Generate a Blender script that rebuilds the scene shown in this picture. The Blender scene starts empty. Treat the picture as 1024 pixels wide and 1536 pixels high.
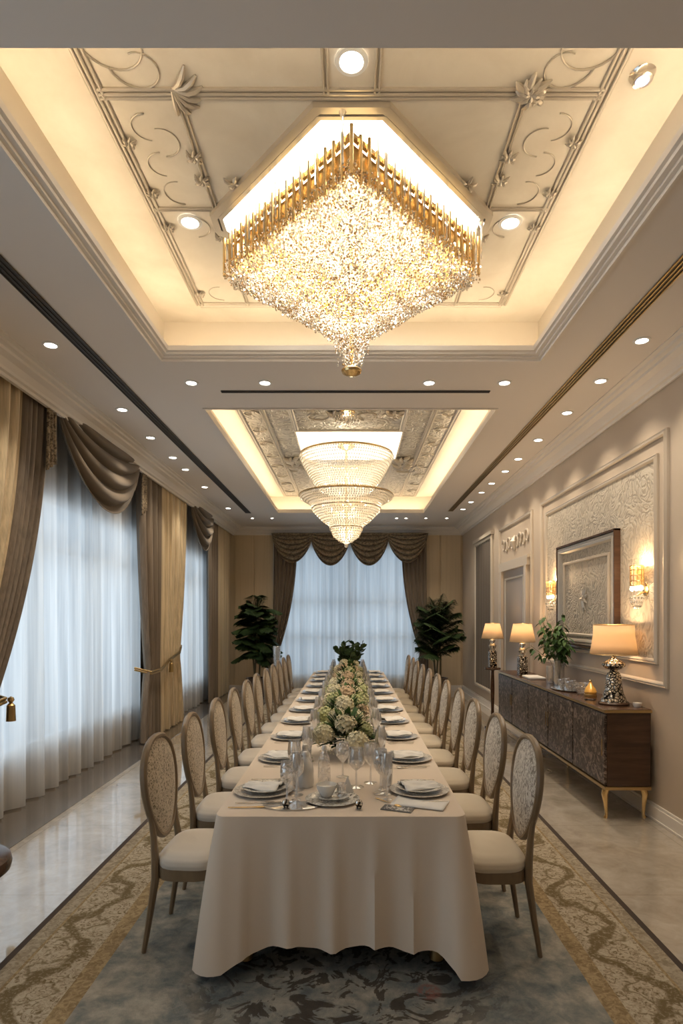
import bpy, math, random
from mathutils import Vector, Matrix
PI = math.pi
sc = bpy.context.scene
C = sc.collection
R = random.Random(7)

# ------------------------------------------------------------------ camera
F, CX, HZ, H = 900.0, 527.0, 925.0, 1.67           # focal length (px of 1024x1536), vanishing point, eye height
cam = bpy.data.objects.new('camera', bpy.data.cameras.new('camera')); C.objects.link(cam)
cam.location = (0, 0, H); cam.rotation_euler = (PI/2, 0, 0)
cam.data.sensor_width = 36; cam.data.lens = F*36/1536
cam.data.shift_y = (HZ-768)/1536; cam.data.shift_x = -(CX-512)/1536
cam.data.clip_start = .05
sc.camera = cam
# ------------------------------------------------------------------ world, daylight, exposure
sc.view_settings.view_transform = 'Standard'; sc.view_settings.look = 'None'
sc.view_settings.gamma = 1; sc.view_settings.use_curve_mapping = False
sc.view_settings.exposure = 0.45
sc.cycles.max_bounces = 8; sc.cycles.diffuse_bounces = 4; sc.cycles.glossy_bounces = 3
sc.cycles.transmission_bounces = 4; sc.cycles.transparent_max_bounces = 16
sc.cycles.sample_clamp_indirect = 4
sc.cycles.caustics_reflective = False; sc.cycles.caustics_refractive = False
w = bpy.data.worlds.new('world'); sc.world = w; w.use_nodes = True
w.node_tree.nodes['Background'].inputs[0].default_value = (.62, .76, .92, 1)
w.node_tree.nodes['Background'].inputs[1].default_value = .45
DAY_COL = (.80, .90, 1.0)
def area(name, loc, rot, sx, sy, power, col):
    l = bpy.data.lights.new(name, 'AREA'); l.shape = 'RECTANGLE'; l.size = sx; l.size_y = sy
    l.energy = power; l.color = col
    o = bpy.data.objects.new(name, l); C.objects.link(o); o.location = loc; o.rotation_euler = rot
    return o
area('daylight', (-3.75, 6.2, 1.8), (0, -PI/2, 0), 3.0, 4.2, 72, DAY_COL)
area('daylight', (-3.75, 10.8, 1.8), (0, -PI/2, 0), 3.0, 2.4, 38, DAY_COL)
area('daylight', (-3.75, 1.2, 1.8), (0, -PI/2, 0), 3.0, 3.6, 90, DAY_COL)  # extra daylight through the added window beside the viewer
area('daylight', (-.08, 14.45, 1.8), (-PI/2, 0, 0), 3.8, 3.0, 40, (.74, .87, 1.0))
LED_S, BULB_S, PANEL_S, DL_W = 19.0, 9.0, 5.0, 30.0

# ------------------------------------------------------------------ measuring helpers (a pixel on a known plane of the room)
def onz(px, py, z):
    Y = F*(z-H)/(HZ-py); return ((px-CX)*Y/F, Y)
def onx(px, py, x):
    Y = F*x/(px-CX); return (Y, H-(py-HZ)*Y/F)

# ------------------------------------------------------------------ materials
MATS = {}
def mat(name, col=(.8,.8,.8), rough=.5, metal=0, emit=None, es=0, spec=.5, sheen=0, coat=0):
    m = bpy.data.materials.new(name); m.use_nodes = True
    b = m.node_tree.nodes['Principled BSDF']
    b.inputs['Base Color'].default_value = (*col, 1); b.inputs['Roughness'].default_value = rough
    b.inputs['Metallic'].default_value = metal; b.inputs['Specular IOR Level'].default_value = spec
    b.inputs['Sheen Weight'].default_value = sheen; b.inputs['Coat Weight'].default_value = coat
    if emit: b.inputs['Emission Color'].default_value = (*emit, 1); b.inputs['Emission Strength'].default_value = es
    MATS[name] = m; return m
def nd(m, t, **kw):
    n = m.node_tree.nodes.new(t)
    for k, v in kw.items():
        if k in n.inputs: n.inputs[k].default_value = v
        else: setattr(n, k, v)
    return n
def lk(m, a, b): m.node_tree.links.new(a, b)
def bsdf(m): return m.node_tree.nodes['Principled BSDF']
def coords(m, scale=(1,1,1), rot=(0,0,0), out='Object'):
    tc = nd(m, 'ShaderNodeTexCoord'); mp = nd(m, 'ShaderNodeMapping')
    mp.inputs['Scale'].default_value = scale; mp.inputs['Rotation'].default_value = rot
    lk(m, tc.outputs[out], mp.inputs[0]); return mp.outputs[0]
def ramp(m, fac, stops):
    r = nd(m, 'ShaderNodeValToRGB'); e = r.color_ramp.elements
    while len(e) < len(stops): e.new(.5)
    for i, (p, c) in enumerate(stops):
        e[i].position = p; e[i].color = (*c, 1)
    lk(m, fac, r.inputs[0]); return r.outputs[0]
def noise(m, vec, scale, detail=4, rough=.5, dist=0):
    n = nd(m, 'ShaderNodeTexNoise'); n.inputs['Scale'].default_value = scale
    n.inputs['Detail'].default_value = detail; n.inputs['Roughness'].default_value = rough
    n.inputs['Distortion'].default_value = dist; lk(m, vec, n.inputs['Vector']); return n.outputs[0]
def voro(m, vec, scale, feature='F1', rnd=1):
    n = nd(m, 'ShaderNodeTexVoronoi', feature=feature); n.inputs['Scale'].default_value = scale
    n.inputs['Randomness'].default_value = rnd
    lk(m, vec, n.inputs['Vector']); return n.outputs['Distance']
def mix(m, fac, a, b, mode='MIX'):
    n = nd(m, 'ShaderNodeMix', data_type='RGBA', blend_type=mode)
    for s, v in ((0, fac), (6, a), (7, b)):
        if isinstance(v, (int, float)): n.inputs[s].default_value = v
        elif isinstance(v, tuple): n.inputs[s].default_value = (*v, 1)
        else: lk(m, v, n.inputs[s])
    return n.outputs[2]
def bump(m, hgt, strength=.3, dist=.01):
    n = nd(m, 'ShaderNodeBump'); n.inputs['Strength'].default_value = strength; n.inputs['Distance'].default_value = dist
    lk(m, hgt, n.inputs['Height']); lk(m, n.outputs[0], bsdf(m).inputs['Normal'])
def mth(m, op, a, b=0.0, c=0.0):
    n = nd(m, 'ShaderNodeMath', operation=op)
    for i, v in enumerate((a, b, c)):
        if isinstance(v, (int, float)): n.inputs[i].default_value = v
        else: lk(m, v, n.inputs[i])
    return n.outputs[0]
def setcol(m, s): lk(m, s, bsdf(m).inputs['Base Color'])

m = mat('soffit_paint', (.80,.745,.69), .6)
m = mat('crown_paint', (.80,.745,.68), .45)
def plaster(name, a, b, sc_=2.5, rough=.5, bs=.05):
    m = mat(name, a, rough); v = coords(m)
    n = noise(m, v, sc_, 6, .6, .4)
    setcol(m, ramp(m, n, [(.3, a), (.7, b)])); bump(m, noise(m, v, 40, 3), bs, .003); return m
plaster('wall_paint', (.50,.405,.31), (.54,.445,.345), 1.5)
plaster('cream_plaster', (.66,.59,.49), (.80,.74,.64), 2.2)
plaster('cove_paint', (.75,.68,.58), (.77,.70,.60), 2.2)
mat('silver_mould', (.50,.45,.38), .32, .35)
mat('wall_mould', (.62,.54,.44), .35, .1)
def relief(name, a, b, s, bs, rough=.45, metal=0.0):
    m = mat(name, a, rough, metal); v = coords(m)
    n1 = noise(m, v, s*.6, 3, .5, 2.5)
    n2 = noise(m, v, s*1.1, 2, .5, 3.5)
    h = mth(m, 'ABSOLUTE', mth(m, 'SINE', mth(m, 'MULTIPLY', mth(m, 'ADD', n1, n2), 13)))
    setcol(m, ramp(m, h, [(.0, a), (.85, b)])); bump(m, h, bs, .02); return m
relief('relief_plaster', (.40,.34,.265), (.58,.51,.41), 3.2, .35)
relief('relief_ceiling', (.30,.27,.23), (.56,.52,.45), 2.4, .6, .3, .25)
relief('picture_relief', (.30,.27,.22), (.46,.40,.32), 3.2, .4, .6, .0)
# marble floor
def marble(name, a, b, c, rough=.07, tile=.9):
    m = mat(name, a, rough, spec=.9); v = coords(m)
    n = noise(m, v, 1.6, 8, .65, 1.2); n2 = noise(m, v, 7, 6, .7, .8)
    base = ramp(m, n, [(.32, a), (.5, b), (.68, c)])
    bsdf(m).inputs['Coat Weight'].default_value = .8; bsdf(m).inputs['Coat Roughness'].default_value = .035
    col = mix(m, .35, base, ramp(m, n2, [(.35, a), (.65, c)]))
    if tile:
        br = nd(m, 'ShaderNodeTexBrick', offset=0.0); br.inputs['Scale'].default_value = 1
        br.inputs['Brick Width'].default_value = tile; br.inputs['Row Height'].default_value = tile
        br.inputs['Mortar Size'].default_value = .0025
        br.inputs['Color1'].default_value = br.inputs['Color2'].default_value = (1,1,1,1)
        br.inputs['Mortar'].default_value = (.7,.66,.6,1); lk(m, v, br.inputs['Vector'])
        col = mix(m, 1.0, col, br.outputs[0], 'MULTIPLY')
    setcol(m, col); return m
marble('floor_marble', (.30,.25,.195), (.43,.375,.305), (.56,.50,.42), .06, 1.2)
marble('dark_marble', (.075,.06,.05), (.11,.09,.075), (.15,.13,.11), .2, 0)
mat('rug_edge', (.045,.03,.022), .9)
# rug field: grey-blue mottled wool with darker scroll work
m = mat('rug_field', (.3,.33,.34), .95, spec=.1); v = coords(m)
n1 = noise(m, v, 2.4, 9, .68, .15); n2 = noise(m, v, 9, 6, .7, .4)
a = ramp(m, n1, [(.36, (.08,.095,.10)), (.46, (.15,.17,.172)), (.53, (.25,.25,.225)), (.62, (.44,.40,.33))])
b = ramp(m, n2, [(.4, (.075,.085,.09)), (.62, (.33,.30,.25))])
c = mix(m, .42, a, b)
# medallion scroll under the near end of the table
tc = nd(m, 'ShaderNodeTexCoord'); mp = nd(m, 'ShaderNodeMapping', vector_type='POINT')
mp.inputs['Location'].default_value = (.03, -2.75, 0); lk(m, tc.outputs['Object'], mp.inputs[0])
ln = nd(m, 'ShaderNodeVectorMath', operation='LENGTH'); lk(m, mp.outputs[0], ln.inputs[0])
sn = noise(m, v, 5.5, 4, .6, 2.6)
mask = mth(m, 'MULTIPLY', ramp(m, ln.outputs['Value'], [(.45, (1,1,1)), (.80, (0,0,0))]), ramp(m, sn, [(.50, (0,0,0)), (.54, (1,1,1))]))
mask2 = mth(m, 'MULTIPLY', mask, .85)
c = mix(m, mask2, c, (.045,.035,.028))
fl = voro(m, v, 2.2); fm = ramp(m, fl, [(.10, (1,1,1)), (.14, (0,0,0))]); fk = mth(m, 'MULTIPLY', fm, ramp(m, n2, [(.45,(0,0,0)),(.5,(.7,.7,.7))]))
c = mix(m, fk, c, (.24,.10,.085))
setcol(m, c); bump(m, noise(m, v, 180, 2), .5, .004)
# rug border: cream ground with bronze vine scrolls
def border(name, ground, ground2, vine, period=.62, ctr=0.0):
    m = mat(name, ground, .95, spec=.1); v = coords(m)
    n1 = noise(m, v, 34, 4, .7, 1.5)
    g = ramp(m, n1, [(.38, vine), (.45, ground2), (.58, ground)])
    sep = nd(m, 'ShaderNodeSeparateXYZ'); nz = nd(m, 'ShaderNodeTexNoise'); nz.inputs['Scale'].default_value = 5
    lk(m, v, nz.inputs['Vector'])
    mx = nd(m, 'ShaderNodeMix', data_type='RGBA', blend_type='LINEAR_LIGHT'); mx.inputs[0].default_value = .11
    lk(m, v, mx.inputs[6]); lk(m, nz.outputs['Color'], mx.inputs[7]); lk(m, mx.outputs[2], sep.inputs[0])
    ax = mth(m, 'SUBTRACT', mth(m, 'ABSOLUTE', mth(m, 'ADD', sep.outputs[0], .05)), ctr)     # distance from band centre
    s1 = mth(m, 'MULTIPLY', mth(m, 'SINE', mth(m, 'MULTIPLY', sep.outputs[1], 2*PI/period)), .105)
    d1 = mth(m, 'ABSOLUTE', mth(m, 'SUBTRACT', ax, s1))
    s2 = mth(m, 'MULTIPLY', mth(m, 'SINE', mth(m, 'MULTIPLY_ADD', sep.outputs[1], 2*PI/period*2, 1.3)), .09)
    d2 = mth(m, 'ABSOLUTE', mth(m, 'SUBTRACT', ax, s2))
    k1 = ramp(m, d1, [(.026, (1,1,1)), (.044, (0,0,0))]); k2 = ramp(m, d2, [(.005, (.8,.8,.8)), (.015, (0,0,0))])
    k = mth(m, 'MAXIMUM', k1, k2)
    k = mth(m, 'MULTIPLY', k, ramp(m, noise(m, v, 60, 3, .6, .5), [(.34, (.4,.4,.4)), (.50, (1,1,1))]))
    setcol(m, mix(m, k, g, vine)); bump(m, n1, .5, .004); return m
border('rug_border', (.42,.365,.275), (.30,.245,.175), (.15,.112,.058), .62, 1.36)
def weave(name, a, b, s):
    m = mat(name, a, .95, spec=.1); v = coords(m); setcol(m, ramp(m, noise(m, v, s, 4, .7, 1), [(.4, a), (.6, b)])); return m
weave('rug_gold', (.20,.14,.075), (.34,.26,.15), 30)
weave('rug_cream', (.36,.31,.235), (.22,.18,.125), 26)
# fabrics
def cloth(name, col, s=300, bs=.15, rough=.85, sheen=.3, streak=None):
    m = mat(name, col, rough, spec=.25, sheen=sheen); v = coords(m)
    bump(m, noise(m, v, s, 2), bs, .001)
    if streak:
        v2 = coords(m, streak); setcol(m, ramp(m, noise(m, v2, 1, 3, .6), [(.35, tuple(x*.78 for x in col)), (.65, tuple(min(1,x*1.1) for x in col))]))
    return m
cloth('drape_gold', (.64,.515,.335), streak=(40,40,.4), rough=.6, sheen=.12)
cloth('drape_brown', (.215,.17,.128), streak=(40,40,.4), rough=.5, sheen=.1)
cloth('drape_dark', (.085,.062,.042))
cloth('swag_cloth', (.15,.118,.086), rough=.62, sheen=.12)
m = cloth('swag_pattern', (.20,.155,.105), rough=.6, sheen=.12); v = coords(m)
setcol(m, ramp(m, noise(m, v, 28, 4, .7, 1.5), [(.42, (.085,.063,.043)), (.58, (.38,.30,.20))]))
cloth('table_linen', (.68,.575,.465), 500, .1, .8, .2)
cloth('napkin_linen', (.80,.77,.72), 400, .2)
cloth('seat_fabric', (.62,.56,.48), 260, .25, .8)
cloth('seat_fabric_damask', (.62,.54,.42), 260, .25, .8)
m = mat('chair_lace', (.5,.42,.3), .75, sheen=.3); v = coords(m)
vd = voro(m, v, 44, 'DISTANCE_TO_EDGE'); nz = noise(m, v, 40, 4, .7, 2.2)
setcol(m, mix(m, ramp(m, nz, [(.47,(0,0,0)),(.53,(1,1,1))]), (.56,.47,.345), mix(m, ramp(m, vd, [(.05,(1,1,1)),(.14,(0,0,0))]), (.14,.11,.06), (.50,.41,.29)))); bump(m, nz, .5, .004)
m = mat('chair_crackle', (.6,.56,.5), .6, sheen=.3); v = coords(m, (1,1,.55))
nz = noise(m, v, 42, 5, .75, 2.2)
setcol(m, ramp(m, nz, [(.44, (.16,.125,.09)), (.50, (.60,.55,.47)), (.60, (.74,.70,.63))])); bump(m, nz, .5, .004)
# wood & metal
def wood(name, a, b, rough=.4, sc_=(4,4,40)):
    m = mat(name, a, rough); v = coords(m, sc_); setcol(m, ramp(m, noise(m, v, 1, 5, .6, .6), [(.3, a), (.7, b)])); return m
wood('chair_wood', (.165,.114,.066), (.22,.155,.09), .38, (12,12,3))
wood('dark_wood', (.055,.028,.016), (.10,.052,.03), .25, (3,30,30))
wood('back_panel', (.58,.46,.30), (.66,.53,.36), .5, (25,25,.5))
m = mat('inlay', (.1,.07,.06), .38, .1); v = coords(m)
n = noise(m, v, 11, 8, .75, 2.2); setcol(m, ramp(m, n, [(.42,(.022,.015,.012)),(.50,(.06,.04,.032)),(.60,(.30,.24,.20))])); bump(m, n, .25, .006)
mat('gold', (.86,.62,.30), .25, 1); mat('old_gold', (.50,.36,.17), .35, 1)
mat('chrome', (.75,.73,.70), .12, 1); mat('silver', (.72,.70,.66), .2, 1)
m = mat('mosaic_metal', (.5,.47,.42), .15, 1); v = coords(m); vv = voro(m, v, 38, 'DISTANCE_TO_EDGE')
setcol(m, ramp(m, vv, [(.06,(.015,.012,.01)),(.16,(.8,.75,.66))])); bump(m, vv, .8, .01)
mat('slot_dark', (.055,.05,.048), .6); mat('slot_brown', (.15,.115,.085), .5)
mat('porcelain', (.80,.77,.72), .15, coat=.5)
m = mat('patterned_china', (.8,.78,.74), .15, coat=.5); v = coords(m)
setcol(m, ramp(m, noise(m, v, 38, 4, .7, 2), [(.42,(.22,.20,.18)),(.5,(.74,.72,.67))]))
m = mat('silver_charger', (.6,.58,.54), .3, .25); v = coords(m)
n = noise(m, v, 60, 3, .6, 2); bump(m, n, .5, .004); setcol(m, ramp(m, n, [(.4,(.36,.32,.27)),(.6,(.78,.74,.68))]))
mat('white_plastic', (.8,.8,.78), .4); mat('black', (.02,.02,.02), .4); mat('amber_glass', (.75,.42,.08), .08, .1, coat=1)
mat('card_dark', (.09,.09,.09), .4)
m = mat('card_print', (.1,.1,.1), .4); v = coords(m); setcol(m, ramp(m, noise(m, v, 130, 2, .5), [(.48,(.05,.05,.055)),(.55,(.6,.58,.55))]))
mat('ceramic_pot', (.10,.07,.05), .3); mat('soil', (.05,.035,.02), .95)
def leafm(name, a, b):
    m = mat(name, a, .55, spec=.2); v = coords(m); setcol(m, ramp(m, noise(m, v, 9, 3), [(.35, a), (.65, b)])); return m
leafm('leaf_dark', (.022,.045,.016), (.05,.085,.028)); leafm('leaf_green', (.035,.085,.022), (.09,.16,.045))
leafm('leaf_yellow', (.14,.17,.04), (.26,.28,.08))
leafm('petal_cream', (.62,.56,.36), (.78,.72,.53)); leafm('petal_green', (.42,.46,.20), (.66,.64,.38)); leafm('petal_blush', (.55,.40,.25), (.70,.56,.38))
mat('stem', (.12,.10,.05), .6)
def emitm(name, col, s):
    m = bpy.data.materials.new(name); m.use_nodes = True; nt = m.node_tree; nt.nodes.remove(nt.nodes['Principled BSDF'])
    e = nd(m, 'ShaderNodeEmission'); e.inputs[0].default_value = (*col, 1); e.inputs[1].default_value = s
    lk(m, e.outputs[0], nt.nodes['Material Output'].inputs[0]); MATS[name] = m; return m
emitm('led_warm', (1, .79, .52), LED_S); emitm('lightbox', (1, .93, .82), PANEL_S); emitm('bulb', (1, .80, .52), BULB_S)
emitm('led_white', (1, .90, .76), 8.0); emitm('downlight_lens', (1, .93, .82), 14); emitm('lightbox_soft', (1, .88, .70), 2.2); emitm('spot_blue', (.35, .5, 1), 3.5)
def glassy(name, tcol=(1,1,1), trans=.75, gl=.5, rough=.04, transl=0.0, tl=(1,1,1), bsc=0, bst=.5):
    """thin clear glass / crystal: transparent with glossy reflections and a share of translucency"""
    m = bpy.data.materials.new(name); m.use_nodes = True; nt = m.node_tree; nt.nodes.remove(nt.nodes['Principled BSDF'])
    t = nd(m, 'ShaderNodeBsdfTransparent'); t.inputs[0].default_value = (*tcol, 1)
    g = nd(m, 'ShaderNodeBsdfGlossy'); g.inputs['Roughness'].default_value = rough; g.inputs[0].default_value = (1,1,1,1)
    lw = nd(m, 'ShaderNodeLayerWeight'); lw.inputs[0].default_value = gl
    fac = mth(m, 'MULTIPLY_ADD', lw.outputs['Facing'], .8*gl, 1-trans)
    fac = mth(m, 'MINIMUM', fac, .9)
    mx = nd(m, 'ShaderNodeMixShader'); lk(m, fac, mx.inputs[0]); lk(m, t.outputs[0], mx.inputs[1]); lk(m, g.outputs[0], mx.inputs[2])
    out = mx.outputs[0]
    if transl:
        a_ = nd(m, 'ShaderNodeBsdfTranslucent'); a_.inputs[0].default_value = (*tl, 1)
        d_ = nd(m, 'ShaderNodeBsdfDiffuse'); d_.inputs[0].default_value = (*tl, 1)
        m2 = nd(m, 'ShaderNodeMixShader'); m2.inputs[0].default_value = .5; lk(m, a_.outputs[0], m2.inputs[1]); lk(m, d_.outputs[0], m2.inputs[2])
        m3 = nd(m, 'ShaderNodeMixShader'); m3.inputs[0].default_value = transl; lk(m, out, m3.inputs[1]); lk(m, m2.outputs[0], m3.inputs[2]); out = m3.outputs[0]
    if bsc:
        v = coords(m); bn = nd(m, 'ShaderNodeBump'); bn.inputs['Strength'].default_value = bst; bn.inputs['Distance'].default_value = .01
        lk(m, voro(m, v, bsc), bn.inputs['Height']); lk(m, bn.outputs[0], g.inputs['Normal'])
    lk(m, out, nt.nodes['Material Output'].inputs[0]); MATS[name] = m; return m
glassy('glass', trans=.80, gl=.75, transl=.07); glassy('window_glass', (.93,.97,1), .92, .3, .02)
glassy('cut_glass', trans=.72, gl=.6, rough=.05, transl=.08, bsc=45)
glassy('crystal', (1,.97,.9), .56, .6, .08, .28, (.95,.88,.76)); glassy('crystal_amber', (1,.8,.5), .5, .6, .1, .45, (.62,.38,.14))
glassy('crystal_bowl', (1,.97,.92), .72, .5, .12, .32, (1,.93,.80), 38)
glassy('frosted_tube', (1,.95,.85), .6, .5, .12, .3, (1,.93,.8))
def thin(name, col, tr, transl):
    m = bpy.data.materials.new(name); m.use_nodes = True; nt = m.node_tree; nt.nodes.remove(nt.nodes['Principled BSDF'])
    t = nd(m, 'ShaderNodeBsdfTransparent'); a_ = nd(m, 'ShaderNodeBsdfTranslucent'); d_ = nd(m, 'ShaderNodeBsdfDiffuse')
    for n in (a_, d_): n.inputs[0].default_value = (*col, 1)
    m1 = nd(m, 'ShaderNodeMixShader'); m1.inputs[0].default_value = transl; lk(m, d_.outputs[0], m1.inputs[1]); lk(m, a_.outputs[0], m1.inputs[2])
    m2 = nd(m, 'ShaderNodeMixShader'); m2.inputs[0].default_value = tr; lk(m, m1.outputs[0], m2.inputs[1]); lk(m, t.outputs[0], m2.inputs[2])
    lk(m, m2.outputs[0], nt.nodes['Material Output'].inputs[0]); MATS[name] = m; return m
m = thin('sheer', (.84,.83,.80), .12, .6)
v = coords(m, (5, 5, .12)); st = ramp(m, noise(m, v, 1.6, 4, .6), [(.36, (.60,.60,.59)), (.62, (.90,.89,.86))])  # vertical streaks put the shade of overlapping folds into the cloth colour
for n in m.node_tree.nodes:
    if n.type in ('BSDF_TRANSLUCENT', 'BSDF_DIFFUSE'): lk(m, st, n.inputs[0]); thin('lamp_shade', (.95,.80,.60), 0, .6)

# ------------------------------------------------------------------ mesh builder
class MB:
    def __init__(s): s.v = []; s.f = []
    def box(s, x0, x1, y0, y1, z0, z1):
        b = len(s.v); s.v += [(x0,y0,z0),(x1,y0,z0),(x1,y1,z0),(x0,y1,z0),(x0,y0,z1),(x1,y0,z1),(x1,y1,z1),(x0,y1,z1)]
        s.f += [tuple(b+i for i in q) for q in ((0,3,2,1),(4,5,6,7),(0,1,5,4),(1,2,6,5),(2,3,7,6),(3,0,4,7))]; return s
    def poly(s, pts): b = len(s.v); s.v += [tuple(p) for p in pts]; s.f.append(tuple(range(b, b+len(pts)))); return s
    def grid(s, fn, nu, nv, closeu=False):
        b = len(s.v); cu = nu if closeu else nu+1
        for j in range(nv+1):
            for i in range(cu): s.v.append(tuple(fn(i/nu, j/nv)))
        for j in range(nv):
            for i in range(nu):
                i2 = (i+1) % cu
                s.f.append((b+j*cu+i, b+j*cu+i2, b+(j+1)*cu+i2, b+(j+1)*cu+i))
        return s
    def lathe(s, prof, c=(0,0,0), seg=24, sx=1, sy=1, cap=True):
        b = len(s.v); n = len(prof)
        for r, z in prof:
            for i in range(seg):
                a = 2*PI*i/seg; s.v.append((c[0]+r*sx*math.cos(a), c[1]+r*sy*math.sin(a), c[2]+z))
        for j in range(n-1):
            for i in range(seg):
                i2 = (i+1) % seg; s.f.append((b+j*seg+i, b+j*seg+i2, b+(j+1)*seg+i2, b+(j+1)*seg+i))
        if cap:
            if prof[0][0] > 1e-5: s.f.append(tuple(b+i for i in reversed(range(seg))))
            if prof[-1][0] > 1e-5: s.f.append(tuple(b+(n-1)*seg+i for i in range(seg)))
        return s
    def tube(s, pts, r, seg=6, closed=False, sy=1.0, up=None, cap=True):
        """sweep; r number or list; sy flattens the section along the second axis"""
        P = [Vector(p) for p in pts]; n = len(P); b = len(s.v); prev = None
        for i, p in enumerate(P):
            if closed: t = (P[(i+1) % n]-P[i-1])
            else: t = P[min(i+1, n-1)]-P[max(i-1, 0)]
            t.normalize()
            if up is not None: a = Vector(up).cross(t)
            elif prev is None: a = Vector((0,0,1)).cross(t) if abs(t.z) < .9 else Vector((1,0,0)).cross(t)
            else: a = prev-t*prev.dot(t)
            if a.length < 1e-6: a = Vector((1,0,0))
            a.normalize(); prev = a; c = t.cross(a)
            rr = r[i] if isinstance(r, (list, tuple)) else r
            for k in range(seg):
                th = 2*PI*(k+.5)/seg; s.v.append(tuple(p+a*rr*math.cos(th)+c*rr*sy*math.sin(th)))
        m_ = n if closed else n-1
        for j in range(m_):
            j2 = (j+1) % n
            for k in range(seg):
                k2 = (k+1) % seg; s.f.append((b+j*seg+k, b+j*seg+k2, b+j2*seg+k2, b+j2*seg+k))
        if not closed and cap:
            s.f.append(tuple(b+k for k in reversed(range(seg)))); s.f.append(tuple(b+(n-1)*seg+k for k in range(seg)))
        return s
    def octa(s, c, r, h=None):
        h = h or r; x, y, z = c; b = len(s.v)
        s.v += [(x+r,y,z),(x,y+r,z),(x-r,y,z),(x,y-r,z),(x,y,z+h),(x,y,z-h)]
        s.f += [(b,b+1,b+4),(b+1,b+2,b+4),(b+2,b+3,b+4),(b+3,b,b+4),(b+1,b,b+5),(b+2,b+1,b+5),(b+3,b+2,b+5),(b,b+3,b+5)]; return s
    def leaf(s, base, d, nrm, L, W, droop=0.0, seg=3):
        """a folded pointed leaf"""
        d = Vector(d).normalized(); side = d.cross(Vector(nrm)); 
        if side.length < 1e-4: side = Vector((1,0,0))
        side.normalize(); up = side.cross(d); b = len(s.v); base = Vector(base)
        for i in range(seg+1):
            t = i/seg; p = base+d*L*t-Vector((0,0,1))*droop*L*t*t; ww = W*math.sin(PI*min(.98, t*.92+.08))**.8
            if i == seg: ww = W*.04
            s.v += [tuple(p-side*ww/2+up*ww*.12), tuple(p), tuple(p+side*ww/2+up*ww*.12)]
        for i in range(seg):
            q = b+i*3; s.f += [(q, q+1, q+4, q+3), (q+1, q+2, q+5, q+4)]
        return s
    def build(s, name, m, parent=None, loc=None, smooth=True, bevel=0, angle=35, solid=0, sub=0):
        me = bpy.data.meshes.new(name); me.from_pydata(s.v, [], s.f); me.update()
        me.materials.append(MATS[m] if isinstance(m, str) else m)
        if smooth: me.shade_smooth(); me.set_sharp_from_angle(angle=math.radians(angle))
        o = bpy.data.objects.new(name, me); C.objects.link(o)
        if parent: o.parent = parent
        if loc: o.location = loc
        if solid: q = o.modifiers.new('solid', 'SOLIDIFY'); q.thickness = solid; q.offset = 0
        if bevel: q = o.modifiers.new('bevel', 'BEVEL'); q.width = bevel; q.segments = 2; q.limit_method = 'ANGLE'
        if sub: q = o.modifiers.new('sub', 'SUBSURF'); q.levels = sub; q.render_levels = sub
        return o
def thing(name, label, cat, loc=(0,0,0), rz=0, group=None):
    o = bpy.data.objects.new(name, None); C.objects.link(o); o.location = loc; o.rotation_euler = (0,0,rz)
    o.empty_display_size = .1
    o['label'] = label; o['category'] = cat
    if group: o['group'] = group
    return o
def tag(o, label, cat, group=None, kind=None):
    o['label'] = label; o['category'] = cat
    if group: o['group'] = group
    if kind: o['kind'] = kind
    return o
def struct(o, label=None):
    o['kind'] = 'structure'
    if label: o['label'] = label; o['category'] = o.name.split('_')[0].split('.')[0]
    return o
def copy_tree(o, parent=None):
    c = o.copy(); C.objects.link(c); c.parent = parent
    for ch in o.children: copy_tree(ch, c)
    return c
ORD = ['nearest', 'second', 'third', 'fourth', 'fifth', 'sixth', 'seventh', 'eighth', 'ninth', 'tenth', 'farthest']
def frame_yz(mb, x, y0, y1, z0, z1, wd, th, steps=((0,1),)):
    """picture-frame moulding lying on a wall of constant x (th>0 goes towards +x)"""
    for a_, b_, t in steps:
        pass
    return mb

# ================================================================== SETTING
XL, XC, XR, YB, YN, ZC = -3.0, -2.66, 2.5, 13.5, -1.6, 3.66
ZU, ZU2 = 4.15, 4.0
struct(MB().box(XL-.2, XR+.2, YN-.2, YB+.2, -.1, 0).build('floor', 'floor_marble', smooth=False), 'polished beige marble floor around the rug')
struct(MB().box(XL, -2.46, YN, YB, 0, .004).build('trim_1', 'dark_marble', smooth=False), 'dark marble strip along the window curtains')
struct(MB().box(XR, XR+.2, YN, YB, 0, 4.3).build('wall_right', 'wall_paint', smooth=False), 'beige right wall with panel mouldings')
struct(MB().box(XL-.2, XR+.2, YN-.2, YN, 0, 4.3).build('wall_near', 'wall_paint', smooth=False), 'beige wall behind the viewer')
wl = MB()
for a, b, c, d in ((YN,-.5,0,4.3),(2.9,4.3,0,4.3),(-.5,2.9,0,.4),(-.5,2.9,2.88,4.3),(8.2,9.7,0,4.3),(11.9,YB,0,4.3),(4.3,8.2,0,.4),(4.3,8.2,2.88,4.3),(9.7,11.9,0,.4),(9.7,11.9,2.88,4.3)):
    wl.box(XL-.15, XL, a, b, c, d)
struct(wl.build('wall_left', 'wall_paint', smooth=False), 'left wall pierced by tall windows')
wb = MB()
for a, b, c, d in ((XL-.15,-1.68,0,4.3),(1.52,XR+.2,0,4.3),(-1.68,1.52,0,.3),(-1.68,1.52,3.25,4.3)):
    wb.box(a, b, YB, YB+.15, c, d)
struct(wb.build('wall_back', 'back_panel', smooth=False), 'far wall with pale gold panels beside the window')
pn = MB()
for x0, x1 in ((-2.62,-2.2),(-2.17,-1.78),(1.68,1.98),(2.01,2.46)):
    pn.box(x0, x1, YB-.025, YB+.01, .12, 3.5)
struct(pn.build('trim_2', 'back_panel', smooth=False, bevel=.006), 'pale gold vertical wall panels on the far wall')

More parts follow.
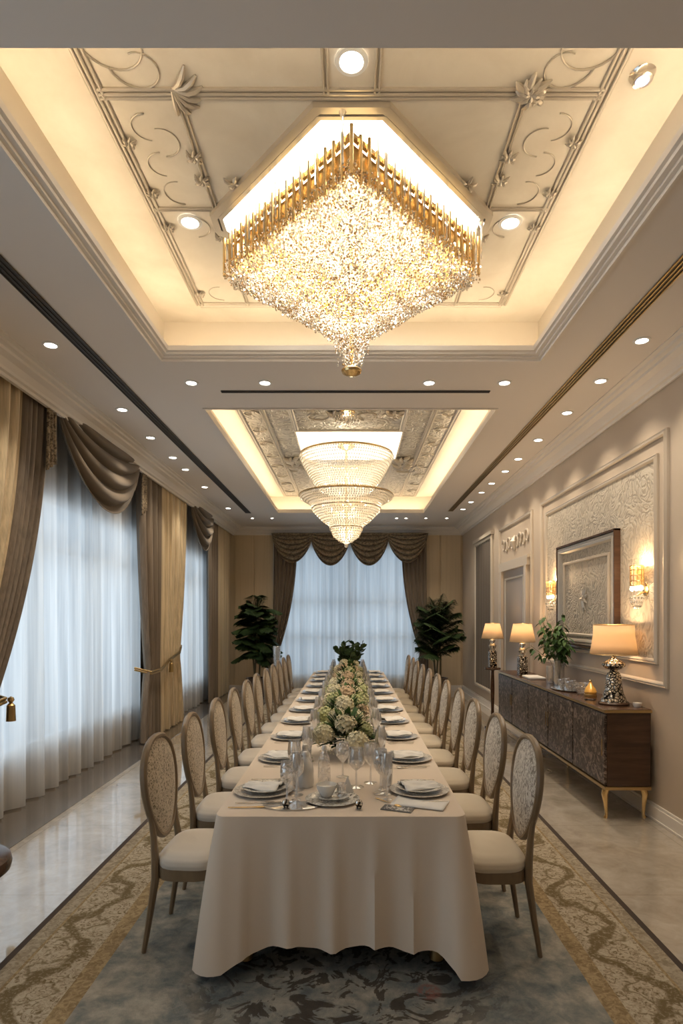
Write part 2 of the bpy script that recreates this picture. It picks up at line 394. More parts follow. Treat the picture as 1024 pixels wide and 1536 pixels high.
# windows
def window(n, axis, a0, a1, z0, z1, p, cols, rows):
    f = MB(); t = .035
    def bx(u0, u1, v0, v1):
        if axis == 'y': f.box(p-.03, p+.03, u0, u1, v0, v1)
        else: f.box(u0, u1, p-.03, p+.03, v0, v1)
    bx(a0, a1, z0, z0+.07); bx(a0, a1, z1-.07, z1); bx(a0, a0+.07, z0, z1); bx(a1-.07, a1, z0, z1)
    for c in cols: bx(c-t, c+t, z0, z1)
    for r in rows: bx(a0, a1, r-t*.8, r+t*.8)
    o = struct(f.build('window_%d' % n, 'white_plastic', smooth=False), 'tall window behind the sheer curtain')
    g = MB()
    if axis == 'y': g.box(p-.005, p+.005, a0+.05, a1-.05, z0+.05, z1-.05)
    else: g.box(a0+.05, a1-.05, p-.005, p+.005, z0+.05, z1-.05)
    g.build('pane', 'window_glass', o, smooth=False)
window(1, 'y', 4.3, 8.2, .4, 2.88, XL-.07, (5.6, 6.9), (2.35,))
window(5, 'y', -.5, 2.9, .4, 2.88, XL-.07, (1.2,), (2.35,))  # unseen window beside the viewer, added for more ambient daylight
window(2, 'y', 9.7, 11.9, .4, 2.88, XL-.07, (10.8,), (2.35,))
window(3, 'x', -1.68, 1.52, .3, 3.25, YB+.07, (-.05,), (2.0, 1.2))

# ceiling: soffit with two coffers
c1 = (-1.48, 1.47, 2.10, 4.65); c2 = (-1.42, 1.40, 5.72, 11.45)
ce = MB(); T = 3.70
ce.box(XC+.1, XR, YN, c1[2], ZC, T)
ce.box(XC+.1, c1[0], c1[2], c1[3], ZC, T); ce.box(c1[1], XR, c1[2], c1[3], ZC, T)
ce.box(XC+.1, XR, c1[3], c2[2], ZC, T)
ce.box(XC+.1, c2[0], c2[2], c2[3], ZC, T); ce.box(c2[1], XR, c2[2], c2[3], ZC, T)
ce.box(XC+.1, XR, c2[3], YB, ZC, T)
ceil = struct(ce.build('ceiling', 'soffit_paint', smooth=False), 'grey-beige ceiling with two lit coffers')
lid = MB(); lid.box(XL-.2, XR+.2, YN-.2, YB+.2, 4.3, 4.4); lid.box(XL, XC+.1, YN, YB, 3.95, 4.0)
lid.box(XC+.08, XC+.1, YN, YB, T, 3.97)
lid.build('ceiling_slab', 'soffit_paint', ceil, smooth=False)
def coffer(c, ins, far, z, near, matn):
    x0, x1, y0, y1 = c[0]-ins, c[1]+ins, c[2]-near, c[3]+far
    MB().box(x0, x1, y0, y1, z, z+.03).build('coffer_ceiling', matn, ceil, smooth=False)
    wmb = MB(); wmb.box(x0-.02, x0, y0, y1, T, z+.02).box(x1, x1+.02, y0, y1, T, z+.02).box(x0, x1, y0-.02, y0, T, z+.02).box(x0, x1, y1, y1+.02, T, z+.02)
    wmb.build('coffer_wall', 'cove_paint', ceil, smooth=False)
    return x0, x1, y0, y1
b1 = coffer(c1, .10, .40, ZU, .12, 'cream_plaster')
b2 = coffer(c2, .15, .22, ZU2, .12, 'cove_paint')
# swept moulding profile round a rectangle; profile points are (inward, up)
def rect_sweep(mb, x0, x1, y0, y1, prof, sides='NEWS'):
    P = [[(x0+d, y0+d, z), (x1-d, y0+d, z), (x1-d, y1-d, z), (x0+d, y1-d, z)] for d, z in prof]
    S = {'N': (0,1), 'E': (1,2), 'S': (2,3), 'W': (3,0)}
    n = len(P)
    for k in sides:
        a, b = S[k]
        for i in range(n-1): mb.poly([P[i][a], P[i][b], P[i+1][b], P[i+1][a]])
    return mb
lip = [(-.005, ZC-.0), (0, ZC-.018), (.012, ZC-.018), (.014, ZC), (.034, ZC+.004), (.036, ZC+.016), (.062, ZC+.02), (.066, ZC+.034), (.082, ZC+.04), (.084, ZC+.075), (.06, ZC+.075), (.055, T)]
rect_sweep(MB(), c1[0], c1[1], c1[2], c1[3], lip, 'EWS').build('coffer_moulding', 'crown_paint', ceil, smooth=False)
lip2 = [(0, ZC), (.0, ZC-.012), (.02, ZC-.012), (.022, ZC+.055), (.008, ZC+.055), (.008, T)]
rect_sweep(MB(), c2[0], c2[1], c2[2], c2[3], lip2).build('coffer_moulding', 'crown_paint', ceil, smooth=False)
def led(c, b, z):
    s = MB()
    s.box(b[0]+.02, b[0]+.05, c[2], c[3], z, z+.008); s.box(b[1]-.05, b[1]-.02, c[2], c[3], z, z+.008)
    s.box(c[0], c[1], c[3]+.05, c[3]+.08, z, z+.008); s.box(c[0], c[1], c[2]-.08, c[2]-.05, z, z+.008)
    s.build('led_strip', 'led_warm', ceil, smooth=False)
led(c1, b1, T+.005); led(c2, b2, T+.005)
# crown moulding round the room
crown = [(0, 3.50), (.02, 3.50), (.024, 3.525), (.05, 3.53), (.06, 3.55), (.10, 3.585), (.15, 3.605), (.155, 3.625), (.19, 3.632), (.20, 3.648), (.235, 3.652), (.235, 3.661)]
struct(rect_sweep(MB(), XC, XR, YN, YB, crown).build('trim_3', 'crown_paint', smooth=False), 'stepped crown moulding around the ceiling')
struct(MB().box(XC-.012, XC+.002, YN, YB, 3.50, 3.68).build('trim_4', 'crown_paint', smooth=False), 'pelmet edge above the left curtains')
bb = MB()
bb.poly([]) if False else None
for d, z0, z1 in ((.022, 0, .11), (.014, .11, .135), (.03, 0, .02)): bb.box(XR-d, XR, YN, YB, z0, z1)
struct(bb.build('baseboard_right', 'crown_paint', smooth=False, bevel=.003), 'pale baseboard along the right wall')
bb = MB(); bb.box(-2.9, -1.75, YB-.04, YB, 0, .13).box(1.6, XR-.03, YB-.04, YB, 0, .13)
struct(bb.build('baseboard_back', 'crown_paint', smooth=False, bevel=.003), 'pale baseboard along the far wall')
bb = MB(); bb.box(XR-.02, XR, YN, YB, .55, .60) if False else None
# long slot diffusers in the soffit
def slot(x0, x1, y0, y1, mt, lab):
    t = thing('slot_diffuser', lab, 'air vent', ((x0+x1)/2, (y0+y1)/2, ZC))
    hx, hy = (x1-x0)/2, (y1-y0)/2
    MB().box(-hx, hx, -hy, hy, -.004, 0).build('backing', mt, t, smooth=False)
    f = MB()
    if hy > hx:
        for q in (-hx, -hx/3, hx/3, hx): f.box(q-.004, q+.004, -hy, hy, -.012, -.002)
    else:
        for q in (-hy, hy): f.box(-hx, hx, q-.003, q+.003, -.01, -.002)
    f.build('blade', 'slot_dark' if mt == 'slot_dark' else 'old_gold', t, smooth=False)
slot(-2.02, -1.93, 1.0, 11.5, 'slot_dark', 'long dark linear air slot in the ceiling on the window side')
slot(1.82, 1.90, 1.0, 11.3, 'slot_brown', 'long brown linear air slot in the ceiling on the sideboard side')
slot(-1.15, 1.22, 5.28, 5.31, 'slot_dark', 'short thin dark slot between the two ceiling coffers')

# ---------------- coffer 1 relief mouldings
def line(mb, p, q, z, wd=.022, th=.014, off=(0,)):
    p, q = Vector((*p, z)), Vector((*q, z)); d = (q-p).normalized(); n = Vector((-d.y, d.x, 0))
    for o in off:
        mb.tube([p+n*o-d*.0, q+n*o], wd*.5, 8, sy=th/wd*1.6, up=(0,0,1))
    return mb
def U(px, py): return onz(px, py, ZU)
fx0, fy1 = U(300, 457); fx1, _ = U(752, 457); fx = (fx1-fx0)/2; xm = (fx1+fx0)/2
yc = U(527, 140)[1]; ix = U(785, 150)[0]; dc = U(308, 330); cy1 = U(280, 313)[1]; fy0 = c1[2]+.02
mo = MB(); Z = ZU-.004
D3 = (-.035, 0, .03)
for a, b in (((fx0,fy0),(fx0,fy1)),((fx1,fy0),(fx1,fy1)),((fx0,fy1),(fx1,fy1)),((fx0,yc),(fx1,yc)),((-ix,yc),(-ix,fy1)),((ix,yc),(ix,fy1)),
             ((-.12,fy0),(-.12,yc)),((.12,fy0),(.12,yc)),((fx0,cy1),(-ix,cy1)),((ix,cy1),(fx1,cy1)),((-.62,fy1),(-.62,fy1-.5)),((.62,fy1),(.62,fy1-.5))):
    big = (a[0] == b[0] and abs(a[0]) > 1) or (a[1] == b[1] and abs(a[0]-b[0]) > 1.5)
    line(mo, a, b, Z, .02 if big else .013, .010, (-.026, .0, .022) if big else (-.010, .010))
o = mo.build('ceiling_moulding', 'silver_mould', ceil)
# diamond light box
DCY = dc[1]; hx_, hy_ = abs(dc[0])*1.0, abs(dc[0])*1.14; ct = .17
def diamond(hx, hy, cut):
    return [(-cut, DCY-hy+cut*hy/hx), (cut, DCY-hy+cut*hy/hx), (hx-cut*.4, DCY-cut*.4), (hx-cut*.4, DCY+cut*.4), (cut, DCY+hy-cut*hy/hx), (-cut, DCY+hy-cut*hy/hx), (-hx+cut*.4, DCY+cut*.4), (-hx+cut*.4, DCY-cut*.4)]
dm = MB(); dd = diamond(hx_, hy_, ct)
dm.tube([(x, y, ZU-.012) for x, y in dd], .035, 4, True, sy=.8, up=(0,0,1)); dm.tube([(x*.95, DCY+(y-DCY)*.95, ZU-.02) for x, y in dd], .02, 4, True, up=(0,0,1))
bx = thing('light_box', 'glowing white diamond light panel in the ceiling above the near chandelier', 'ceiling light', (0, 0, 0))
dm.build('frame', 'silver_mould', bx)
di = diamond(hx_*.94, hy_*.94, ct*.94)
MB().poly([(x, y, ZU-.012) for x, y in reversed(di)]).build('diffuser', 'lightbox', bx, smooth=False)
# florals and scroll vines on the ceiling
def flower(mb, x, y, z, r, n=7, a0=0, sgn=-1):
    for k in range(n):
        a = a0+2*PI*k/n; L = r*(1 if k % 2 else .75)
        pts = [(x+math.cos(a)*L*t+math.sin(a)*L*.15*math.sin(PI*t), y+math.sin(a)*L*t, z+sgn*(.006+.012*math.sin(PI*t))) for t in (0, .25, .5, .75, 1)]
        mb.tube(pts, [r*.05, r*.12, r*.17, r*.15, r*.04], 6)
    mb.lathe([(0, -.02), (r*.15, -.014), (r*.2, 0)], (x, y, z), 8)
def scroll(mb, cx_, cy_, z, r, a0, a1, rad=.006, k=.5):
    pts = []
    for i in range(19):
        t = i/18; a = a0+(a1-a0)*t; rr = r*(1-k*t); pts.append((cx_+rr*math.cos(a), cy_+rr*math.sin(a), z))
    mb.tube(pts, [rad*(1-.5*i/18) for i in range(19)], 6)
orn = MB(); zz = ZU-.003
for s in (-1, 1):
    if s > 0:
        flower(orn, ix+.02, yc-.02, zz-.012, .06, 8, .1); flower(orn, ix+.02, yc-.02, zz, .10, 13, .3)
    else:
        for k in range(7):
            a = -.9+k*.42; orn.tube([(-ix-.02+math.cos(a)*.15*t, yc-.03+math.sin(a)*.15*t+.02*math.sin(PI*t), zz-.012*math.sin(PI*t)) for t in (0,.25,.5,.75,1)], [.004,.009,.013,.014,.005], 6)
    for dx, dy, r in ((.14,-.14,.13),(.2,-.26,.16)): scroll(orn, s*(ix+dx), yc+dy, zz, r, 0 if s > 0 else PI, s*5.0+(0 if s > 0 else PI))
    for yy, k in ((yc+.28, 1), (cy1-.15, -1), (cy1+.16, 1), (fy1-.18, -1)):
        flower(orn, s*(ix+.02), yy+.1*k, zz, .055, 8, .2); flower(orn, s*(fx-.04), yy, zz, .045, 8, .5)
        scroll(orn, s*(ix+.17), yy, zz, .11, PI/2, PI/2+s*k*3.2, .004, .3)
    for yy in (yc+.2, yc+.45): scroll(orn, s*(ix+.2), yy, zz, .09, -PI/2, -PI/2+s*3.0, .004, .1)
    scroll(orn, s*.5, fy1-.2, zz, .12, 0, s*5, .007, .5)
    flower(orn, s*(ix-.16), DCY-.33, zz, .07, 5)
orn.build('ceiling_relief', 'silver_mould', ceil)

# ---------------- coffer 2 relief panel
def U2(px, py): return onz(px, py, ZU2)
p2 = MB(); p2.box(-1.27, 1.21, c2[2]+.05, c2[3]-.0, ZU2-.02, ZU2+.001); p2.build('relief_panel', 'relief_ceiling', ceil, smooth=False)
l2 = MB()
for x in (-1.27, -1.0, -.68, .62, .94, 1.21): line(l2, (x, c2[2]+.05), (x, c2[3]), ZU2-.022, .035, .02, (-.012, .016))
for y in (c2[2]+.05, c2[3]): line(l2, (-1.27, y), (1.21, y), ZU2-.022, .035, .02)
for s in (-1, 1):
    for y in (8.8, 9.1):
        flower(l2, s*.8-.03, y, ZU2-.03, .2, 9, .2); scroll(l2, s*.85-.03, y+.3, ZU2-.03, .18, 0, s*5, .016)
    for k in range(9): scroll(l2, s*1.12-.03, 6.2+k*.6, ZU2-.025, .10, 0, s*(5 if k % 2 else -5), .01)
for k in range(4):
    flower(l2, -.5+k*.33, 6.6+.2*(k % 2), ZU2-.025, .14, 7, k); scroll(l2, -.4+k*.3, 6.9, ZU2-.025, .15, k, k+5, .012)
l2.build('ceiling_moulding', 'silver_mould', ceil)
bx2 = thing('light_box', 'white square light panel in the ceiling above the far chandelier', 'ceiling light', (-.03, 8.1, ZU2-.02))
MB().box(-.68, .68, -.68, .68, -.02, 0).build('frame', 'cove_paint', bx2, smooth=False)
MB().poly([(-.66,-.66,-.022),(-.66,.66,-.022),(.66,.66,-.022),(.66,-.66,-.022)]).build('diffuser', 'lightbox_soft', bx2, smooth=False)

# ---------------- downlights
def downlight(x, y, z, lab, r=.042, grp=None, power=DL_W, lens='downlight_lens'):
    t = thing('downlight', lab, 'ceiling light', (x, y, z), group=grp)
    MB().lathe([(r*1.0, -.003), (r*1.05, -.008), (r*1.4, -.006), (r*1.45, 0)], (0,0,0), 20, cap=False).build('trim_ring', 'white_plastic', t)
    MB().lathe([(0, -.003), (r, -.003), (r, 0)], (0,0,0), 20, cap=False).build('lens', lens, t)
    if power:
        l = bpy.data.lights.new('beam', 'SPOT'); l.energy = power; l.color = (1, .86, .68); l.spot_size = 1.9; l.spot_blend = .8; l.shadow_soft_size = .04
        lo = bpy.data.objects.new('beam', l); C.objects.link(lo); lo.parent = t; lo.location = (0, 0, -.02)
def row(pts, where):
    for i, (x, y) in enumerate(pts):
        o_ = ['nearest', 'second', 'third', 'fourth', 'fifth', 'sixth', 'seventh', 'eighth', 'ninth', 'tenth'][i]
        downlight(x, y, ZC, 'small round recessed downlight, %s in the row %s' % (o_, where), grp='downlights ' + where)
row([(-2.2, 4.39), (-2.2, 5.76), (-2.23, 6.66), (-2.23, 7.49), (-2.24, 8.1), (-2.25, 9.2), (-2.26, 11.0)], 'above the left curtains')
row([(2.09, 4.32), (2.1, 5.06), (2.1, 5.85), (2.1, 6.75), (2.1, 7.56), (2.1, 8.2), (2.09, 8.95), (2.08, 9.6), (2.07, 10.4), (2.06, 11.1)], 'along the right wall')
for x, n in ((-1.36, 'leftmost'), (-.735, 'second from left'), (.66, 'third from left'), (1.3, 'rightmost')):
    downlight(x, 5.1, ZC, 'round recessed downlight between the coffers, %s of four' % n, grp='downlights between the coffers')
for x, n in ((-2.0, 'leftmost'), (-1.6, 'second from left'), (.91, 'third from left'), (1.1, 'fourth from left'), (1.5, 'fifth from left'), (1.92, 'rightmost')):
    downlight(x, 12.1, ZC, 'tiny downlight in front of the far wall, %s of six' % n, .03, 'downlights by the far wall', 16)
for x, y, n in ((-1.2, .9, 'left'), (1.2, .9, 'right'), (-1.2, -.5, 'left rear'), (1.2, -.5, 'right rear')):  # unseen lamps added above and behind the viewer to brighten the near soffit
    downlight(x, y, ZC, 'added unseen downlight overhead, %s of the viewer' % n, power=22)
for px, py, n in ((285, 332, 'left of'), (765, 333, 'right of'), (527, 90, 'in front of')):
    x, y = U(px, py); downlight(x, y, ZU-.004, 'large round downlight %s the near chandelier' % n, .052, None, 6)
for px, py, n in ((438, 697, 'left'), (603, 694, 'right')):
    x, y = U2(px, py); downlight(x, y, ZU2-.022, 'warm downlight in relief panel %s of the far chandelier' % n, .045, None, 6, 'bulb')
x, y = U(963, 112)
sp = thing('smoke_detector', 'small chrome ceiling eye with blue glow near the top right', 'detector', (x, y, ZU))
MB().lathe([(.03,-.03),(.045,-.028),(.05,-.01),(.058,0)], (0,0,0), 24).build('housing', 'chrome', sp)
MB().lathe([(0,-.034),(.022,-.033),(.03,-.03)], (0,0,0), 20).build('lens', 'spot_blue', sp)

# ================================================================== NEAR CHANDELIER
ch = thing('crystal_chandelier', 'huge diamond shaped chandelier of gold rods and dense hanging crystals', 'chandelier', (0, DCY-.02, ZU))
hx, hy = .79, .86
ztop, zrod = -.03, -.36                                 # relative to the root
MB().tube([(0,-hy*.96,-.15),(hx*.96,0,-.15),(0,hy*.96,-.15),(-hx*.96,0,-.15)], .02, 4, True, up=(0,0,1)).build('top_frame', 'gold', ch)
ip = MB(); 
for k in (.93,):
    pts = [(0,-hy*k),(hx*k,0),(0,hy*k),(-hx*k,0)]
    for i in range(4):
        a, b = pts[i], pts[(i+1) % 4]; ip.poly([(*a,-.17),(*b,-.17),(*b,-.31),(*a,-.31)])
ip.build('band', 'gold', ch, smooth=False, solid=.008)
k = .91; MB().poly([(0,-hy*k,-.165),(-hx*k,0,-.165),(0,hy*k,-.165),(hx*k,0,-.165)]).build('base_plate', 'gold', ch, smooth=False, solid=.01)  # gold plate added to block the light panel and show gold between crystals
rm = MB().lathe([(.0095, -.235), (.010, 0)], (0,0,0), 8); rod0 = None; RP = []
per = 18
cor = [(0,-hy),(hx,0),(0,hy),(-hx,0)]
for i in range(4):
    a, b = cor[i], cor[(i+1) % 4]
    for k in range(per):
        t = k/per; RP.append((a[0]+(b[0]-a[0])*t, a[1]+(b[1]-a[1])*t))
for i, (x, y) in enumerate(RP):
    if rod0 is None: rod0 = rm.build('rod', 'gold', ch); r_ = rod0
    else: r_ = rod0.copy(); C.objects.link(r_)
    r_.location = (x, y, -.12+R.uniform(-.012, .012)-.012*(i % 2))
tb = MB()                                               # glass tubes and glass tulips between the rods
for (x, y) in RP:
    for q in ((0,) if R.random() < .55 else ()):
        xx, yy = x*(1.03+.03*q)+R.uniform(-.01,.01), y*(1.03+.03*q)+R.uniform(-.01,.01); zt = -.02-R.uniform(0,.05)
        tb.lathe([(.006, -.26-R.uniform(0,.05)), (.006, zt-.03), (.015, zt-.01), (.02, zt)], (xx, yy, 0), 7, cap=False)
tb.build('glass_tube', 'frosted_tube', ch)['kind'] = 'stuff'
cr, ca, bu = MB(), MB(), MB()
def depth(q):        # q = distance from the edge towards the middle, 0..1 -> bottom of strings
    pr = [(0, -.385), (.2, -.47), (.5, -.60), (.74, -.70), (.82, -.75), (.86, -.83), (.90, -.90), (1, -.94)]
    for (a, za), (b, zb) in zip(pr, pr[1:]):
        if q <= b: return za+(zb-za)*(q-a)/(b-a)
    return pr[-1][1]
NT = 24
for ti in range(NT):
    q = ti/(NT-1)*.95; sx_, sy_ = hx*(1-q)*1.0, hy*(1-q)
    zb = depth(q); edge = math.hypot(sx_, sy_); n = max(2, int(edge/.0225))
    for i in range(4):
        a = (cor[i][0]*(1-q), cor[i][1]*(1-q)); b = (cor[(i+1)%4][0]*(1-q), cor[(i+1)%4][1]*(1-q))
        for k in range(n):
            t = (k+.5*(ti % 2))/n; x, y = a[0]+(b[0]-a[0])*t+R.uniform(-.006,.006), a[1]+(b[1]-a[1])*t+R.uniform(-.006,.006)
            L = .15 if q > .02 else .13
            if q > .8: L = .24
            nb = int(L/.019); z = zb+R.uniform(-.015,.015)
            for j in range(nb):
                zz = z+j*.019+R.uniform(-.004,.004); r = R.uniform(.0045,.0085)
                (ca if R.random() < (.75 if ti % 3 == 0 else .22) else cr).octa((x+R.uniform(-.008,.008), y+R.uniform(-.008,.008), zz), r, r*R.uniform(1,1.7))
            for _ in range(2 if ti % 4 else 1):
                if R.random() < .17: bu.octa((x+R.uniform(-.01,.01), y+R.uniform(-.01,.01), z+L*R.uniform(-.05,.8)), .006)
a_ = cr.build('crystal_strands', 'crystal', ch, smooth=False); a_['kind'] = 'stuff'
a_ = ca.build('amber_crystals', 'crystal_amber', ch, smooth=False); a_['kind'] = 'stuff'
a_ = bu.build('led_points', 'led_white', ch, smooth=False); a_['kind'] = 'stuff'  # glowing points among the beads stand in for crystal sparkle
MB().lathe([(0,-.985),(.03,-.98),(.058,-.965),(.064,-.95),(.056,-.94),(.0,-.935)], (0,0,0), 20).build('finial', 'gold', ch)
MB().lathe([(.012,-.965),(.012,-.15)], (0,0,0), 8).build('stem', 'gold', ch)
for (x, y, z, e) in [(a_*.27+(.135 if b_ % 2 else 0)-.0, b_*.15, -.30, 1.15) for b_ in range(-4, 5) for a_ in (-2,-1,0,1) if abs(a_*.27+(.135 if b_ % 2 else 0))/.79+abs(b_*.15)/.86 < .85]+[(0,0,-.62,2),(0,0,-.85,.7)]:
    l = bpy.data.lights.new('chandelier_bulb', 'POINT'); l.energy = e; l.color = (1,.88,.70); l.shadow_soft_size = .06
    lo = bpy.data.objects.new('chandelier_bulb', l); C.objects.link(lo); lo.parent = ch; lo.location = (x, y, z)

# ================================================================== FAR CHANDELIER
c2h = thing('glass_chandelier', 'tiered round crystal bowl chandelier hanging over the far table half', 'chandelier', (-.07, 8.03, ZU2-.04))
zr = ZU2-.04
def PZ(z): return z-zr
MB().lathe([(.12, 0), (.12, -.02), (.05, -.05), (.015, -.07), (.015, -1.25)], (0,0,0), 16).build('stem', 'gold', c2h)
up = [(.60, PZ(3.84)), (.62, PZ(3.80)), (.59, PZ(3.74)), (.55, PZ(3.66)), (.47, PZ(3.52)), (.38, PZ(3.40)), (.30, PZ(3.33))]
lo_ = [(.59, PZ(3.31)), (.62, PZ(3.28)), (.60, PZ(3.25)), (.50, PZ(3.19)), (.46, PZ(3.16)), (.44, PZ(3.08)), (.36, PZ(3.0)), (.30, PZ(2.94)), (.22, PZ(2.89)), (.205, PZ(2.83)), (.16, PZ(2.74)), (.07, PZ(2.67)), (.02, PZ(2.64))]
MB().lathe(up, (0,0,0), 48, cap=False).build('upper_bowl', 'crystal_bowl', c2h)
MB().lathe(lo_, (0,0,0), 48, cap=False).build('lower_bowl', 'crystal_bowl', c2h)
rg = MB()
for r, z in ((.61, PZ(3.83)), (.62, PZ(3.29)), (.45, PZ(3.12)), (.21, PZ(2.86))): rg.tube([(r*math.cos(a*PI/24), r*math.sin(a*PI/24), z) for a in range(48)], .014 if r > .6 else .008, 6, True)
rg.build('rim', 'old_gold', c2h)
bd, bu = MB(), MB()
def along(prof, n, mb):
    for i in range(len(prof)-1):
        (r0, z0), (r1, z1) = prof[i], prof[i+1]; L = math.hypot(r1-r0, z1-z0); rows = max(1, int(L/.03))
        for j in range(rows):
            t = j/rows; r, z = r0+(r1-r0)*t, z0+(z1-z0)*t; m_ = max(6, int(2*PI*r/.032))
            for k in range(m_):
                a = 2*PI*(k+.5*(j % 2))/m_; mb.octa(((r+.008)*math.cos(a), (r+.008)*math.sin(a), z), .010, .014)
along(up, 0, bd); along(lo_, 0, bd)
o = bd.build('crystal_strands', 'crystal', c2h, smooth=False); o['kind'] = 'stuff'
for k in range(22):
    a = k*2.4; r = .12+.30*((k*7 % 11)/11); bu.octa((r*math.cos(a), r*math.sin(a), PZ(3.40)+.04*(k % 3)), .014)
for k in range(12):
    a = k*2.4; r = .1+.25*((k*5 % 7)/7); bu.octa((r*math.cos(a), r*math.sin(a), PZ(3.12)+.03*(k % 3)), .014)
o = bu.build('led_points', 'bulb', c2h, smooth=False); o['kind'] = 'stuff'
MB().lathe([(0, PZ(2.59)), (.02, PZ(2.60)), (.03, PZ(2.62)), (.02, PZ(2.645)), (0, PZ(2.65))], (0,0,0), 14).build('finial', 'crystal', c2h)
for z, e in ((3.6, 16), (3.15, 12), (2.85, 3)):
    l = bpy.data.lights.new('chandelier_bulb', 'POINT'); l.energy = e; l.color = (1,.84,.60); l.shadow_soft_size = .08
    lo = bpy.data.objects.new('chandelier_bulb', l); C.objects.link(lo); lo.parent = c2h; lo.location = (.0, .06, PZ(z))
fl_ = thing('flush_light', 'small crystal flush ceiling light beyond the near coffer', 'ceiling light', (-.05, 6.75, ZU2-.022))
MB().lathe([(.09,0),(.09,-.015),(.06,-.02)], (0,0,0), 20).build('canopy', 'gold', fl_)
q = MB()
for k in range(60):
    a = k*2.4; r = .17*math.sqrt(k/60); q.octa((r*math.cos(a), r*math.sin(a), -.05-.03*R.random()), .012, .02)
q.build('crystal_drops', 'crystal', fl_, smooth=False)['kind'] = 'stuff'
MB().lathe([(0,-.05),(.03,-.04),(.03,-.02)], (0,0,0), 12).build('lamp', 'bulb', fl_)

# ================================================================== RIGHT WALL
def yz_frame(mb, x, y0, y1, z0, z1, wd, prj):
    """profiled rectangular moulding on the wall at x, standing prj off it; built as swept ring"""
    prof = [(0, 0), (0, prj*.6), (wd*.15, prj*.9), (wd*.4, prj*.7), (wd*.55, prj), (wd*.8, prj*.9), (wd, prj*.35), (wd, 0)]
    P = [[(x-h, y0+d, z0+d), (x-h, y1-d, z0+d), (x-h, y1-d, z1-d), (x-h, y0+d, z1-d)] for d, h in prof]
    for i in range(len(P)-1):
        for a in range(4):
            b = (a+1) % 4; mb.poly([P[i][a], P[i][b], P[i+1][b], P[i+1][a]])
    return mb
xr = XR
fr = MB(); yz_frame(fr, xr, 4.72, 7.87, 1.10, 3.16, .045, .035); yz_frame(fr, xr, 4.88, 7.68, 1.28, 3.0, .045, .03)
wp = fr.build('trim_5', 'wall_mould'); struct(wp, 'large double wall frame moulding above the sideboard')
MB().box(xr-.008, xr+.001, 4.92, 7.64, 1.32, 2.96).build('relief_panel', 'relief_plaster', wp, smooth=False)
# framed plaster relief leaning inside the panel
pic = thing('framed_relief', 'dark edged frame with pale floral plaster relief between the wall sconces', 'wall art', (xr-.008, 6.35, 1.36))
f = MB(); yz_frame(f, 0, -.77, .77, 0, 1.11, .08, .058); f.build('frame', 'silver_mould', pic)
e = MB()
for a, b, c, d in ((-.79,-.77,-.02,1.13),(.77,.79,-.02,1.13),(-.79,.79,-.02,0),(-.79,.79,1.11,1.13)): e.box(-.06, 0, a, b, c, d)
e.build('outer_edge', 'dark_wood', pic, smooth=False, bevel=.003)
MB().box(-.02, -.001, -.71, .71, .06, 1.05).build('relief_plate', 'picture_relief', pic, smooth=False)
f = MB(); yz_frame(f, -.018, -.62, .62, .10, .93, .03, .025); f.build('inner_frame', 'wall_mould', pic)
f = MB()
for k in range(9):
    a = k*.7; pts = [(-.026, .02+.10*math.cos(a)*t+.02*math.sin(3*t+k), .50+.14*math.sin(a)*t) for t in (0,.33,.66,1)]
    f.tube(pts, [.012,.02,.016,.004], 6, up=(1,0,0))
f.lathe([(0,-.05),(.02,-.02),(.025,.02),(0,.06)], (-.028,.02,.5), 10)
f.build('flower_relief', 'silver_mould', pic)
# door panel with carved overdoor
d_ = MB(); yz_frame(d_, xr, 8.25, 10.1, .14, 3.14, .05, .035)
for a, b, c, e_ in ((8.42,8.52,.0,2.40),(9.80,9.90,.0,2.40),(8.36,9.96,2.40,2.50),(8.33,9.99,2.50,2.54)): d_.box(xr-.06, xr+.001, a, b, c, e_)
dd_ = struct(d_.build('door_1', 'wall_mould'), 'pale framed doorway with carved panel above')
m = mat('door_sheen', (.30,.25,.20), .22, .0)
MB().box(xr-.02, xr+.001, 8.52, 9.80, 0, 2.40).build('door_leaf', 'door_sheen', dd_, smooth=False)
f = MB(); yz_frame(f, xr-.02, 8.64, 9.68, .2, 2.28, .03, .015); f.build('leaf_moulding', 'silver_mould', dd_)
f = MB(); f.tube([(xr-.02, 8.64, 1.05), (xr-.07, 8.64, 1.05), (xr-.07, 8.74, 1.05)], .009, 8); f.lathe([(.02,-.01),(.02,.01)], (xr-.03, 8.64, 1.05), 10); f.build('door_handle', 'gold', dd_)
f = MB()
for s in (-1, 1):
    for k in range(4):
        cy_, cz = 9.17+s*(.14+.17*k), 2.78+.03*(k % 2)
        pts = [(xr-.012, cy_+.10*(1-.6*t)*math.cos(s*(a0 := .5+5*t)), cz+.12*(1-.6*t)*math.sin(.5+5*t)) for t in [i/12 for i in range(13)]]
        f.tube(pts, [.018*(1-.5*i/12) for i in range(13)], 6, up=(1,0,0))
f.lathe([(0,-.12),(.05,-.05),(.07,.03),(0,.13)], (xr-.01,9.17,2.79), 12)
f.build('overdoor_relief', 'wall_mould', dd_)
# narrow draped niche at the far end
w4 = MB(); yz_frame(w4, xr, 10.55, 12.0, .30, 3.12, .07, .05); w4.box(xr-.07, xr, 10.5, 12.05, 3.12, 3.18)
w4 = struct(w4.build('window_4', 'wall_mould'), 'narrow tall framed niche with brown drape near the plant')
MB().grid(lambda u, v: (xr-.02+.014*math.sin(u*2*PI*9), 10.62+1.31*u, .37+2.68*v), 108, 2).build('drape_infill', 'drape_dark', w4)

